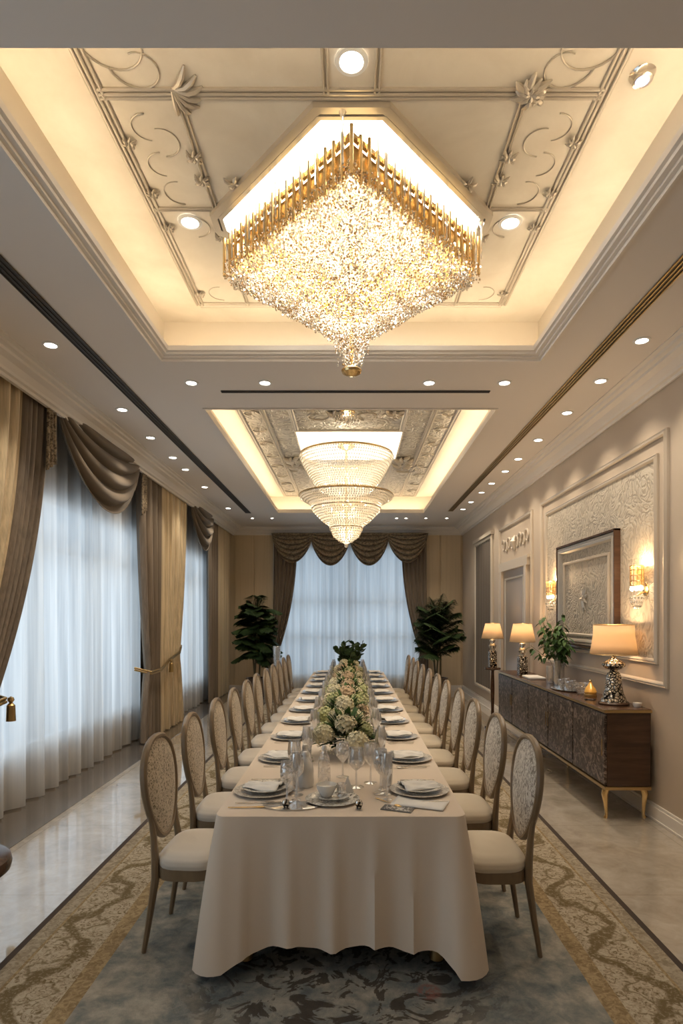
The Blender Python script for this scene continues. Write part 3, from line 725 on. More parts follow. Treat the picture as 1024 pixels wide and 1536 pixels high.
# sconces
def sconce(y, lab):
    t = thing('wall_sconce', lab, 'wall lamp', (xr-.01, y, 1.90))
    MB().lathe([(.012,-.012),(.05,-.012),(.055,0),(.05,.006)], (0,0,0), 16).build('back_plate', 'gold', t).rotation_euler = (0, -PI/2, 0)
    f = MB(); f.tube([(0,0,-.02),(-.04,0,-.03),(-.075,0,-.05)], .008, 8); f.tube([(-.075,-.07,-.005),(-.075,.07,-.005)], .006, 6); f.build('arm', 'gold', t)
    f = MB(); f.lathe([(.0,-.17),(.02,-.165),(.05,-.11),(.06,-.07),(.055,-.05)], (-.075,0,0), 16, cap=False)
    f.build('crystal_cup', 'cut_glass', t)
    f = MB()
    for k in range(14):
        for j in range(3):
            a = 2*PI*(k+.5*j)/14; r = .057-.014*j; f.octa((-.075+r*math.cos(a), r*math.sin(a), -.07-.035*j), .009, .013)
    f.build('crystal_drops', 'crystal', t, smooth=False)
    f = MB(); f.lathe([(.052,.03),(.052,.20)], (-.075,0,0), 20, cap=False); f.build('shade', 'crystal_amber', t)
    f = MB()
    for z in (.03,.075,.12,.165,.20): f.tube([(-.075+.054*math.cos(a*PI/8), .054*math.sin(a*PI/8), z) for a in range(16)], .004, 5, True)
    for k in range(10): a = 2*PI*k/10; f.tube([(-.075+.054*math.cos(a), .054*math.sin(a), .03), (-.075+.054*math.cos(a), .054*math.sin(a), .20)], .003, 5)
    f.build('shade_cage', 'gold', t)
    for s in (-1, 0, 1):
        MB().lathe([(0,-.022),(.016,-.014),(.022,0),(.016,.018),(0,.026)], (-.078, s*.075, .008), 12).build('bulb', 'bulb', t)
    for z, e in ((.22, 5), (.01, 5)):
        l = bpy.data.lights.new('glow', 'POINT'); l.energy = e; l.color = (1,.66,.34); l.shadow_soft_size = .02
        lo = bpy.data.objects.new('glow', l); C.objects.link(lo); lo.parent = t; lo.location = (-.09, 0, z)
sconce(5.08, 'gold and crystal wall sconce right of the framed relief')
sconce(7.28, 'gold and crystal wall sconce behind the leafy vase')

# ================================================================== CURTAINS
def drape(name, plane, axis, path, z1, z0, tie=None, folds=14, amp=.035, mt='drape_gold', lab='', split=None, grp=None, bot=None):
    """pleated cloth hanging along `axis`; path = (a0,a1) at the top; tie = (z, a0t, a1t)"""
    nu, nv = folds*8, 40
    def fn(u, v):
        z = z1+(z0-z1)*v; a0, a1 = path
        if tie:
            zt, t0, t1 = tie; b0, b1 = bot or path
            if z >= zt: k = ((z1-z)/(z1-zt))**2.2; A0, A1 = a0+(t0-a0)*k, a1+(t1-a1)*k
            else: k = min(1, ((zt-z)/(zt-z0))**.6*1.0); A0, A1 = t0+(b0-t0)*k, t1+(b1-t1)*k
            wk = abs(A1-A0)/abs(a1-a0)
        else: A0, A1, wk = a0, a1, 1
        a = A0+(A1-A0)*u
        ph = u*folds*2*PI+.5*math.sin(u*9)
        d = amp*(.55+.45*wk)*math.copysign(abs(math.sin(ph))**.75, math.sin(ph))*(1+.25*math.sin(u*23+v*2))
        if tie: d += .05*math.exp(-((z-tie[0])/.25)**2)*(.5-abs(u-.5))*2*0
        return (plane+d, a, z) if axis == 'y' else (a, plane+d, z)
    o = MB().grid(fn, nu, nv).build(name, mt, smooth=True, angle=80)
    if lab: tag(o, lab, 'curtain', grp)
    return o
# sheers
def sheer(plane, axis, a0, a1, z1, z0, n, lab, amp=.065):
    def fn(u, v):
        a = a0+(a1-a0)*u; z = z1+(z0-z1)*v
        d = amp*(.7*math.sin(u*n*2*PI+1.2*math.sin(u*11))+.3*math.sin(u*n*5.1+v*1.5))*(.6+.4*v)
        return (plane+d, a, z) if axis == 'y' else (a, plane+d, z)
    o = MB().grid(fn, n*10, 12).build('sheer_curtain', 'sheer', angle=80); tag(o, lab, 'curtain'); return o
XS = -2.90
sheer(XS, 'y', -.8, 3.1, 3.9, .02, 14, 'white sheer curtain beside the viewer, over the added unseen window')
sheer(XS, 'y', 3.4, 8.3, 3.9, .02, 17, 'long white sheer curtain over the near left window')
sheer(XS, 'y', 9.3, 12.1, 3.9, .02, 10, 'narrow white sheer curtain over the far left window')
sheer(YB-.10, 'x', -1.75, 1.6, 3.5, .02, 20, 'wide bluish sheer curtain over the far wall window', .03)
XD = -2.75
# near-left pair (gold with brown leading edge)
drape('drape_panel', XD, 'y', (3.2, 5.0), 3.9, .02, (1.05, 3.2, 4.3), 12, .06, 'drape_gold', 'gold pleated drape at the left edge of the room', bot=(3.2, 4.28))
drape('drape_panel', XD+.01, 'y', (5.0, 5.42), 3.9, .02, (1.05, 4.3, 4.62), 5, .04, 'drape_brown', 'brown leading edge drape beside the near gold drape', bot=(4.3, 4.6))
# middle group
drape('drape_panel', XD+.01, 'y', (7.72, 8.55), 3.9, .02, (.96, 8.0, 8.5), 7, .06, 'drape_brown', 'brown drape at the right edge of the long sheer', bot=(7.8, 8.55))
drape('drape_panel', XD+.01, 'y', (8.5, 9.85), 3.9, .02, (1.02, 8.45, 9.5), 9, .065, 'drape_gold', 'gold drape tied back between the two left windows', bot=(8.5, 9.75))
drape('drape_panel', XD+.02, 'y', (11.45, 12.2), 3.9, .02, None, 6, .04, 'drape_brown', 'brown drape right of the narrow far left window')
drape('drape_panel', XD+.02, 'y', (12.2, 13.35), 3.9, .02, None, 8, .035, 'drape_gold', 'gold drape in the far left corner')
# back window drapes
drape('drape_panel', YB-.2, 'x', (-1.72, -1.2), 3.5, .02, (.85, -1.78, -1.62), 6, .03, 'drape_brown', 'brown drape swept left of the far window', bot=(-1.8, -1.5))
drape('drape_panel', YB-.2, 'x', (1.10, 1.66), 3.5, .02, (.85, 1.52, 1.70), 6, .03, 'drape_brown', 'brown drape swept right of the far window', bot=(1.4, 1.72))
# swags
def swag(a0, a1, zt, sag, plane, axis, out, lab, mt='swag_cloth', nf=5, name='swag_valance'):
    def fn(u, v):
        s = math.sin(PI*u)**.55; a = a0+(a1-a0)*(.5+(u-.5)*(1-.05*v))
        ph = (v**.85)*nf*2*PI
        z = zt-.02-(v**.9)*sag*(s*.97+.03)-.022*s*math.sin(ph)
        d = .03+.085*s*(.5+.5*math.sin(ph+.8))+.07*s*math.sin(PI*min(1, v*1.02))
        return (plane+out*d, a, z) if axis == 'y' else (a, plane+out*d, z)
    o = MB().grid(fn, 48, nf*12).build(name, mt, angle=80, solid=.006); tag(o, lab, 'valance'); return o
swag(5.42, 7.6, 3.72, .90, XD+.03, 'y', 1, 'large brown swag valance over the near left window')
swag(9.95, 11.55, 3.72, .85, XD+.03, 'y', 1, 'smaller brown swag valance over the far left window')
for i, n in enumerate(('leftmost', 'second from left', 'third from left', 'rightmost')):
    x0 = -1.77+i*.845; swag(x0, x0+.93, 3.53, .66+.06*(i in (1,2)), YB-.24-.012*(i % 2), 'x', -1, 'patterned brown swag over far window, %s of four' % n, 'swag_pattern', 6)
def jabot(y, x, lab, z1=3.66, z0=2.95):
    o = MB().grid(lambda u, v: (x+.02*math.sin(u*6*PI)+.012, y+.16*(u-.5)*(1+.25*v), z1+(z0+.12*u-z1)*v), 30, 6).build('valance_tail', 'swag_pattern', angle=80, solid=.006)
    tag(o, lab, 'valance')
jabot(5.34, XD+.07, 'narrow patterned valance tail left of the large swag'); jabot(7.72, XD+.07, 'narrow patterned valance tail right of the large swag')
# tie-backs
def tieback(pts, lab):
    t = thing('tieback', lab, 'curtain tieback', pts[0])
    o0 = Vector(pts[0]); f = MB()
    for s in (-1, 1):
        f.tube([Vector(p)-o0+Vector((0, 0, s*.014)) for p in pts], .013, 8)
    f.build('rope', 'old_gold', t)
    q = Vector(pts[len(pts)//2])-o0
    f = MB(); f.lathe([(0,.05),(.02,.04),(.025,.02),(.012,.0),(.03,-.02),(.035,-.14),(.0,-.14)], tuple(q+Vector((.04,0,-.02))), 12); f.build('tassel', 'old_gold', t)
tieback([(XS+.03, 7.93, .98), (XD+.08, 8.0, .92), (XD+.10, 8.35, .93), (XD+.10, 8.7, 1.03), (XD+.09, 9.3, 1.12), (XD+.05, 9.52, 1.2)], 'gold rope tieback around the middle drapes')
tieback([(XD+.06, 4.1, 1.0), (XD+.10, 4.35, 1.0), (XD+.10, 4.6, 1.03), (XS+.03, 4.72, 1.06)], 'gold rope tieback on the near left drape')

# ================================================================== RUG
rx0, rx1, ry0, ry1 = -1.68, 1.58, .3, 11.6
rug = thing('area_rug', 'large grey-blue rug with cream and bronze scroll border under the table', 'rug', (0,0,0))
def ring(a, b, name, mt, h=.012):
    f = MB(); X0, X1, Y0, Y1 = rx0+a, rx1-a, ry0+a, ry1-a; x0, x1, y0, y1 = rx0+b, rx1-b, ry0+b, ry1-b
    f.box(X0, x0, Y0, Y1, 0, h).box(x1, X1, Y0, Y1, 0, h).box(x0, x1, Y0, y0, 0, h).box(x0, x1, y1, Y1, 0, h)
    f.build(name, mt, rug, smooth=False)
ring(0, .035, 'binding', 'rug_edge'); ring(.035, .115, 'outer_band', 'rug_cream'); ring(.115, .13, 'guard_stripe', 'rug_gold')
ring(.13, .42, 'scroll_border', 'rug_border'); ring(.42, .51, 'gold_band', 'rug_gold')
MB().box(rx0+.51, rx1-.51, ry0+.51, ry1-.51, 0, .012).build('field', 'rug_field', rug, smooth=False)

# ================================================================== TABLE
TX, TW, TY0, TY1, TZ = -.05, .58, 2.76, 10.02, .75
tbl = thing('banquet_table', 'long banquet table hidden under the cream cloth', 'table', (TX, (TY0+TY1)/2, .012))
L2 = (TY1-TY0)/2
MB().box(-TW+.03, TW-.03, -L2+.03, L2-.03, .70, .732).build('tabletop', 'chair_wood', tbl, smooth=False, bevel=.004)
for sx in (-1, 1):
    for k in range(4):
        y = -L2+.14+k*(2*L2-.28)/3
        MB().lathe([(.02,0),(.035,.01),(.03,.04),(.022,.08),(.03,.4),(.04,.69)], (sx*.46, y, 0), 12).build('leg', 'old_gold', tbl)
def rrect(hw, y0, y1, r, n):
    """outline points (x,y,nx,ny,s) of a rounded rectangle"""
    out = []; cs = [(hw-r, y0+r, -PI/2), (hw-r, y1-r, 0), (-hw+r, y1-r, PI/2), (-hw+r, y0+r, PI)]
    segs = [('c', cs[0]), ('l', (hw, y0+r, hw, y1-r)), ('c', cs[1]), ('l', (hw-r, y1, -hw+r, y1)), ('c', cs[2]), ('l', (-hw, y1-r, -hw, y0+r)), ('c', cs[3]), ('l', (-hw+r, y0, hw-r, y0))]
    s = 0
    for k, q in segs:
        if k == 'c':
            for i in range(8):
                a = q[2]+PI/2*i/8; out.append((q[0]+r*math.cos(a), q[1]+r*math.sin(a), math.cos(a), math.sin(a)))
        else:
            L = math.hypot(q[2]-q[0], q[3]-q[1]); m_ = max(2, int(L/.022)); dx, dy = (q[2]-q[0])/L, (q[3]-q[1])/L
            for i in range(m_): out.append((q[0]+dx*L*i/m_, q[1]+dy*L*i/m_, dy, -dx))
    return out
OL = rrect(TW, TY0-TY0, TY1-TY0, .05, 0)
cl = MB(); NV = 16; n = len(OL)
cum = [0]
for i in range(1, n): cum.append(cum[-1]+math.hypot(OL[i][0]-OL[i-1][0], OL[i][1]-OL[i-1][1]))
def hem(i, x, y):
    # hem height and outward flare: longer, wider folds at the corners
    cd = min(math.hypot(abs(x)-TW, y), math.hypot(abs(x)-TW, y-(TY1-TY0))); k = math.exp(-(cd/.11)**2)
    return .055+.10*(1-k)+.012*math.sin(cum[i]*17), k
for j in range(NV+1):
    v = j/NV
    for i, (x, y, nx, ny) in enumerate(OL):
        hz, k = hem(i, x, y); zt = TZ+.002
        if j == 0: z = zt; o_ = -.012
        elif j == 1: z = zt-.004; o_ = 0
        else: z = zt-.01-(zt-.01-hz)*((j-1)/(NV-1))**1.0; o_ = 0
        side = abs(nx) > .9
        f_ = ((j-1)/(NV-1)) if j > 0 else 0
        wav = 1-2*abs(math.sin(cum[i]*PI/.19+.7*math.sin(cum[i]*3)))**.8+.2*math.sin(cum[i]*2*PI/.11+1)
        amp = (.004 if side and k < .1 else .030)+.02*k
        o_ += f_**.8*(amp*wav*.8*(1-.7*k)+(.002 if side else .035)+.10*k)
        cl.v.append((x+nx*o_, y+ny*o_, z))
for j in range(NV):
    for i in range(n): i2 = (i+1) % n; cl.f.append((j*n+i2, j*n+i, (j+1)*n+i, (j+1)*n+i2))
cl.f.append(tuple(range(n)))
o = cl.build('tablecloth', 'table_linen', loc=(TX, TY0, .002), angle=50); tag(o, 'cream tablecloth draped to the rug over the long table', 'tablecloth')
TT = TZ+.0055

# ================================================================== CHAIRS
def make_chair(fab, seatm):
    t = thing('dining_chair', 'x', 'chair')
    f = MB()
    def sp(u, v):                       # upholstered seat, rounded plan
        a = 2*PI*u; ca_, sa = math.cos(a), math.sin(a); e = .55
        X = math.copysign(abs(ca_)**e, ca_)*.158; Y = math.copysign(abs(sa)**e, sa)*.222*(1+.08*ca_)
        prof = [(.0, .055), (.5, .05), (.85, .035), (.98, .012), (1.0, -.01), (.97, -.03), (0, -.03)]
        k = v*(len(prof)-1); i = min(int(k), len(prof)-2); q = k-i
        r = prof[i][0]+(prof[i+1][0]-prof[i][0])*q; z = prof[i][1]+(prof[i+1][1]-prof[i][1])*q
        return (.0+X*r, Y*r, .445+z)
    f.grid(sp, 40, 18, True); f.build('seat', seatm, t, angle=60)
    f = MB(); f.grid(lambda u, v: ((math.copysign(abs(math.cos(2*PI*u))**.55, math.cos(2*PI*u))*.153*[1,1,.9,.9,1][int(v*4)]), math.copysign(abs(math.sin(2*PI*u))**.55, math.sin(2*PI*u))*.215*[1,1,.9,.9,1][int(v*4)], [.36,.415,.415,.36,.36][int(v*4)]), 40, 4, True); f.build('seat_frame', 'chair_wood', t)
    def lean(z): return -.152-.10*(z-.44)
    pts = []; N = 36
    def oval(a, k=1.0):
        sa_ = math.sin(a); z = .775+.255*sa_*k; w_ = .212*math.copysign(abs(math.cos(a))**.88, math.cos(a))*(1+.20*sa_-.05*sa_*sa_)*k
        return (lean(z)-.012*math.cos(a)**2*0, w_, z)
    f = MB(); f.tube([oval(2*PI*i/N) for i in range(N)], .0155, 8, True, sy=1.2); f.build('back_frame', 'chair_wood', t)
    f = MB()
    for s in (-1, 1):
        def pad(u, v, s=s):
            x, y, z = oval(2*PI*u, 1-v); return (x*1+s*(.008+.02*math.sin(min(1, v*2.2)*PI/2)), y*.94, .775+(z-.775)*.95)
        f.grid(pad, 36, 8, True)
    f.build('backrest', fab, t, angle=60)
    for s in (-1, 1):
        y0 = s*.17
        MB().tube([(-.20, s*.195, .0), (-.172, s*.188, .18), (-.148, s*.18, .36), (-.152, s*.172, .46), (lean(.56), s*.160, .56), (lean(.63), s*.168, .63), (lean(.70), s*.192, .70)], [.014,.018,.023,.022,.019,.016,.010], 8, sy=.85).build('leg', 'chair_wood', t)
        MB().tube([(.145, s*.185, .0), (.138, s*.18, .2), (.125, s*.175, .40)], [.012,.017,.022], 8).build('leg', 'chair_wood', t)
    return t
chA = make_chair('chair_lace', 'seat_fabric'); chB = make_chair('chair_crackle', 'seat_fabric_damask')
CY = [3.15+.665*i for i in range(10)]
CY = [3.15, 3.85, 4.54, 5.20, 5.86, 6.52, 7.17, 7.82, 8.47, 9.10, 9.70]
CXL, CXR = TX-.80, TX+.80
for i, y in enumerate(CY):
    for s, src in ((-1, chA), (1, chB)):
        o = src if i == 0 else copy_tree(src)
        o.location = (TX+s*.768+R.uniform(-.006,.006), y-(.03 if s > 0 else 0), .012); o.rotation_euler = (0, 0, (0 if s < 0 else PI)+R.uniform(-.02,.02)+(-.05 if s < 0 and i == 0 else 0))
        side = 'window' if s < 0 else 'sideboard'
        o['label'] = '%s oval back dining chair, %s %s side of the table' % ('brown lace' if s < 0 else 'pale crackle patterned', ORD[i]+(' along' if i else ' on'), 'the '+side)
        o['group'] = 'oval back chairs on the %s side' % side

# ================================================================== PLACE SETTINGS
def solo(mb, name, mt, lab, cat, loc, grp=None, **kw):
    return tag(mb.build(name, mt, loc=loc, **kw), lab, cat, grp)
def wine_mb(h=.20, r=.038, seg=16):
    return MB().lathe([(r*.9,0),(r*.9,.002),(.006,.008),(.004,h*.42),(r*.5,h*.50),(r*.95,h*.62),(r,h*.74),(r*.86,h),(r*.82,h),(r*.95,h*.74),(r*.9,h*.63),(r*.4,h*.53),(0,h*.51)], (0,0,0), seg, cap=False)
def tumbler_mb(h=.11, r=.033): return MB().lathe([(0,.0),(r*.85,0),(r,h),(r*.93,h),(r*.8,.012),(0,.012)], (0,0,0), 16, cap=False)
def plate_mb(r, h): return MB().lathe([(0,.0),(r*.55,0),(r*.62,h*.3),(r*.98,h*.9),(r,h),(r*.97,h*1.02),(r*.62,h*.55),(r*.55,h*.35),(0,h*.3)], (0,0,0), 40, cap=False)
def knife_mb(): return MB().tube([(-.11,0,.004),(-.03,0,.004),(0,0,.004),(.05,.002,.004),(.10,.0,.003)], [.005,.006,.005,.010,.002], 6, sy=.35, up=(0,0,1))
def fork_mb():
    f = MB().tube([(-.10,0,.004),(.02,0,.004),(.045,0,.004)], [.006,.003,.011], 6, sy=.3, up=(0,0,1))
    for k in (-1,0,1): f.tube([(.045,k*.008,.004),(.09,k*.008,.004)], .002, 4)
    return f
def spoon_mb(): return MB().tube([(-.10,0,.004),(.02,0,.004),(.04,0,.004),(.06,0,.004),(.085,0,.004)], [.006,.003,.010,.017,.005], 8, sy=.3, up=(0,0,1))
def napkin_mb(seed):
    rr = random.Random(seed); a = rr.uniform(0,6)
    return MB().grid(lambda u, v: ((u-.5)*.17*(1-.35*v), (v-.5)*.19, .012+.018*math.sin(PI*u)*(1-.4*v)+.006*math.sin(u*17+a)*math.sin(v*7+a)), 20, 14)
PROTO = {}
def put(key, mk, mt, name, lab, cat, loc, rz, grp, **kw):
    if key not in PROTO: o = mk().build(name, mt, **kw); PROTO[key] = o
    else: o = PROTO[key].copy(); C.objects.link(o)
    o.location = loc; o.rotation_euler = (0, 0, rz); return tag(o, lab, cat, grp)
for i, y in enumerate(CY):
    for s in (-1, 1):
        side = 'window' if s < 0 else 'sideboard'; W = '%s place setting on the %s side' % (ORD[i], side)
        X = TX+s*.405; R_ = lambda q=.01: R.uniform(-q, q); cx_, cy_ = X+R_(), y+R_(.02)-.0
        G = lambda n: '%s on the %s side' % (n, side)
        put('charger', lambda: plate_mb(.155, .014), 'silver_charger', 'charger_plate', 'silver charger plate of the '+W, 'plate', (cx_, cy_, TT), R_(3), G('charger plates'), angle=50)
        put('plate%d' % (i % 2), lambda: plate_mb(.12, .016), 'porcelain' if i % 2 else 'patterned_china', 'dinner_plate', ('plain white' if i % 2 else 'patterned')+' dinner plate of the '+W, 'plate', (cx_+R_(), cy_+R_(), TT+.0145), R_(3), G('dinner plates'), angle=50)
        put('napkin%d' % (i % 3), lambda: napkin_mb(i), 'napkin_linen', 'napkin', 'folded white napkin on the plate of the '+W, 'napkin', (cx_, cy_, TT+.017), R_(.5)+(0 if s < 0 else PI)+PI/2, G('napkins'), angle=80, solid=.004)
        rz = 0 if s < 0 else PI
        put('fork', fork_mb, 'silver', 'fork', 'silver fork of the '+W, 'fork', (cx_+R_(), cy_+s*.195, TT), rz+R_(.06), G('forks'))
        put('knife', knife_mb, 'silver', 'knife', 'silver knife of the '+W, 'knife', (cx_+R_(), cy_-s*.19, TT), rz+R_(.06), G('knives'))
        put('spoon', spoon_mb, 'silver', 'spoon', 'silver spoon of the '+W, 'spoon', (cx_+R_(), cy_-s*.225, TT), rz+R_(.06), G('spoons'))
        gx = TX+s*.228
        put('wine', wine_mb, 'glass', 'wine_glass', 'tall wine glass of the '+W, 'glass', (gx+R_(), cy_-.06+R_(), TT), 0, G('wine glasses'), angle=60)
        put('goblet', lambda: wine_mb(.16, .034), 'cut_glass', 'water_goblet', 'cut crystal goblet of the '+W, 'glass', (gx+s*-.0+R_(), cy_+.035+R_(), TT), 0, G('water goblets'), angle=60)
        put('flute', lambda: wine_mb(.235, .027), 'glass', 'champagne_flute', 'slender champagne flute of the '+W, 'glass', (gx+R_(.005), cy_-.145+R_(.005), TT), 0, G('champagne flutes'), angle=60)
        put('tumbler', tumbler_mb, 'cut_glass', 'tumbler', 'cut crystal tumbler of the '+W, 'glass', (gx+s*.015, cy_+.125+R_(), TT), 0, G('tumblers'), angle=60)
# head of the table
X0, Y0 = TX-.045, 2.99
solo(plate_mb(.135, .012), 'charger_plate', 'patterned_china', 'patterned round plate at the near head of the table', 'plate', (X0, Y0, TT), angle=50)
solo(plate_mb(.085, .014), 'side_plate', 'patterned_china', 'small patterned plate stacked on the near head plate', 'plate', (X0, Y0, TT+.013), angle=50)
cup = thing('tea_cup', 'white cup on the stacked plates at the table head', 'cup', (X0-.03, Y0+.01, TT+.018))
MB().lathe([(.0,0),(.025,0),(.03,.006),(.048,.04),(.052,.06),(.049,.06),(.044,.04),(.0,.01)], (0,0,0), 24, cap=False).build('bowl', 'porcelain', cup)
MB().tube([(.048,0,.045),(.07,0,.045),(.072,0,.025),(.042,0,.016)], .004, 6).build('handle', 'porcelain', cup)
solo(MB().lathe([(0,0),(.022,0),(.026,.06),(.024,.06),(.02,.004),(0,.004)], (0,0,0), 16, cap=False), 'shot_glass', 'cut_glass', 'small clear glass on the head plate beside the cup', 'glass', (X0+.045, Y0+.02, TT+.018))
def bottle(nm, x, y, h, r, body, capm, lab, cat):
    t = thing(nm, lab, cat, (x, y, TT))
    MB().lathe([(0,0),(r,0),(r*1.04,.01),(r,h*.5),(r*.85,h*.66),(r*.45,h*.8),(r*.4,h*.88),(0,h*.88)], (0,0,0), 24).build('body', body, t)
    MB().lathe([(r*.42,h*.86),(r*.45,h*.9),(r*.3,h*.98),(0,h)], (0,0,0), 16).build('stopper', capm, t)
bottle('cruet', TX-.20, 3.24, .19, .045, 'porcelain', 'porcelain', 'white ceramic cruet left of the glass bottle', 'bottle')
bottle('cruet', TX-.215, 3.42, .19, .040, 'porcelain', 'porcelain', 'white ceramic cruet farther back beside flowers', 'bottle')
bottle('glass_bottle', TX-.10, 3.30, .21, .034, 'cut_glass', 'porcelain', 'ribbed clear glass bottle with white stopper', 'bottle')
def wg(x, y, h, r, m_, lab): solo(wine_mb(h, r, 24), 'wine_glass', m_, lab, 'glass', (x, y, TT), angle=60)
wg(TX+.075, 3.22, .21, .046, 'glass', 'large plain wine glass right of the folded card')
wg(TX+.155, 3.30, .22, .040, 'glass', 'tall wine glass behind the large plain glass')
wg(TX-.265, 2.93, .21, .034, 'cut_glass', 'crystal goblet at the near left of the head plate')
wg(TX+.20, 3.10, .23, .038, 'cut_glass', 'tall crystal goblet left of the dark menu card')
wg(TX-.27, 3.36, .22, .038, 'glass', 'wine glass just left of the white cruets')
wg(TX+.0, 3.42, .20, .04, 'cut_glass', 'crystal goblet below the first flower arrangement')
for x, y, n in ((TX-.262, 2.86, 'left'), (TX+.085, 2.85, 'right')):
    t = thing('salt_ball', 'small silver ball shaker %s of the head plate' % n, 'shaker', (x, y, TT))
    MB().lathe([(0,0),(.014,0),(.016,.004),(.010,.008),(.0,.008)], (0,0,0), 14).build('foot', 'silver', t)
    MB().lathe([(0,.006),(.012,.009),(.018,.02),(.019,.028),(.014,.04),(.0,.046)], (0,0,0), 18).build('ball', 'mosaic_metal', t)
f = MB(); f.poly([(-.035,-.02,0),(.035,-.02,0),(.0,0,.09)]); f.poly([(.035,-.02,0),(.03,.04,0),(0,0,.09)]); f.poly([(-.035,-.02,0),(0,0,.09),(-.03,.04,0)])
solo(f, 'place_card', 'napkin_linen', 'small folded white card standing between the glasses', 'card', (TX+.03, 3.10, TT), smooth=False, solid=.002)
t = thing('menu_card', 'dark printed menu card lying at the near right', 'card', (TX+.27, 2.855, TT), -.35)
MB().box(-.075,.075,-.04,.04,0,.003).build('card', 'card_dark', t, smooth=False)
MB().box(-.062,.062,-.03,.03,.003,.0036).build('print', 'card_print', t, smooth=False)
solo(MB().grid(lambda u, v: ((u-.5)*.26, (v-.5)*.16, .006+.008*math.sin(u*3)*math.sin(v*5)), 16, 8), 'linen_napkin', 'napkin_linen', 'flat cream napkin lying behind the dark menu card', 'napkin', (TX+.385, 2.935, TT-.001), angle=80, solid=.003).rotation_euler = (0,0,-.35)
o = solo(knife_mb(), 'butter_knife', 'gold', 'gold butter knife at the near left table corner', 'knife', (TX-.43, 2.87, TT)); o.rotation_euler = (0,0,.05)
o = solo(spoon_mb(), 'tea_spoon', 'gold', 'gold spoon between the tall goblet and menu card', 'spoon', (TX+.235, 2.94, TT)); o.rotation_euler = (0,0,-.9)
solo(MB().lathe([(0,0),(.10,0),(.115,.006),(.11,.007),(0,.004)], (0,0,0), 32, sx=1.2, sy=.6), 'glass_coaster', 'glass', 'clear oval glass dish in front of the left goblet', 'dish', (TX-.24, 2.89-.0, TT-.0))

# ================================================================== FLOWERS
def head(mt, r, seed, n=75):
    rr = random.Random(seed); f = MB()
    f.lathe([(0,-.75*r),(.6*r,-.5*r),(.8*r,0),(.6*r,.55*r),(0,.8*r)], (0,0,0), 12)
    for k in range(n):
        z = 1-2*(k+.5)/n
        if z < -.6: continue
        a = k*2.39996; q = math.sqrt(1-z*z); d = Vector((q*math.cos(a), q*math.sin(a), z)); c = d*r*rr.uniform(.86,1.02)
        s = d.cross(Vector((.3,.2,1))).normalized(); t_ = d.cross(s)
        for j in range(4):
            an = j*PI/2+a; u = s*math.cos(an)+t_*math.sin(an); w_ = d.cross(u); L = r*.27
            f.poly([c, c+u*L*.6+w_*L*.45+d*L*.2, c+u*L+d*L*.35, c+u*L*.6-w_*L*.45+d*L*.2])
    return f.build('flower_head', mt, smooth=False)
def leaves(n, L, rad, hgt, seed, mt, parent, nm='foliage', w_=.38):
    rr = random.Random(seed); f = MB()
    for k in range(n):
        a = rr.uniform(0, 2*PI); e = rr.uniform(.08, 1.2); d = Vector((math.cos(a)*math.cos(e), math.sin(a)*math.cos(e), math.sin(e)))
        b = Vector((d.x*rad*rr.uniform(.5,1), d.y*rad*rr.uniform(.5,1), hgt*.25+hgt*.6*max(0, d.z)*rr.uniform(.5,1)))
        f.leaf(b, d, (0,0,1), L*rr.uniform(.7,1.2), L*w_, rr.uniform(.05,.3))
    o = f.build(nm, mt, parent, angle=80); return o
H0 = [head('petal_cream', .062, 1), head('petal_green', .062, 2), head('petal_blush', .062, 3)]
used = [False]*3
def put_head(k, parent, loc, sc_):
    if not used[k]: o = H0[k]; used[k] = True
    else: o = H0[k].copy(); C.objects.link(o)
    o.parent = parent; o.location = loc; o.scale = (sc_,)*3; o.rotation_euler = (R.uniform(-.4,.4), R.uniform(-.4,.4), R.uniform(0,6))
FY = [3.98, 4.75, 5.45, 6.15, 6.9, 7.65, 8.4]
for i, y in enumerate(FY):
    t = thing('flower_arrangement', 'low arrangement of cream hydrangeas and greenery on the table, %s of seven' % (['nearest','second','third','fourth','fifth','sixth','farthest'][i]), 'flowers', (TX+R.uniform(-.01,.02), y, TT), group='hydrangea arrangements')
    MB().lathe([(0,0),(.06,0),(.085,.03),(.09,.07),(.085,.085),(.078,.08),(0,.05)], (0,0,0), 20).build('vase', 'cut_glass' if i == 0 else 'porcelain', t)
    leaves(150, .10, .15, .27, 10+i, 'leaf_dark', t); leaves(110, .09, .16, .33, 40+i, 'leaf_green', t)
    if i in (0,1,3): leaves(30, .06, .21, .2, 70+i, 'leaf_yellow', t)
    hd = [(.09,-.21,.12,0),(-.13,-.14,.16,0),(.0,-.08,.21,2 if i else 0),(-.07,.09,.23,0),(.13,.0,.16,1),(-.15,.09,.12,1),(.08,.16,.21,0)]
    for (x_, y_, z_, k) in hd:
        put_head((k+i) % 3 if i % 2 else k, t, (x_+R.uniform(-.015,.015), y_, z_+R.uniform(-.01,.015)), R.uniform(.95,1.25))
t = thing('greenery_vase', 'tall dark green sprigs standing at the far end of the flower row', 'plant', (TX+.02, 9.0, TT))
MB().lathe([(0,0),(.06,0),(.07,.05),(.05,.12),(.055,.14),(0,.13)], (0,0,0), 18).build('vase', 'porcelain', t)
f, g = MB(), MB()
for k in range(9):
    a = k*2.4; tilt = .12+.05*(k % 3); hgt_ = .34+.16*((k*5 % 9)/9); top = Vector((math.cos(a)*tilt, math.sin(a)*tilt, hgt_))
    g.tube([(0,0,.1), top*.5+Vector((0,0,.05)), top+Vector((0,0,.03))], .003, 5)
    for j in range(14):
        p = top*((j+4)/17)+Vector((0,0,.04)); b = j*2.4+k; f.leaf(p, (math.cos(b), math.sin(b), .9), (math.sin(b*3), math.cos(b*2), .6), .13, .085, .25)
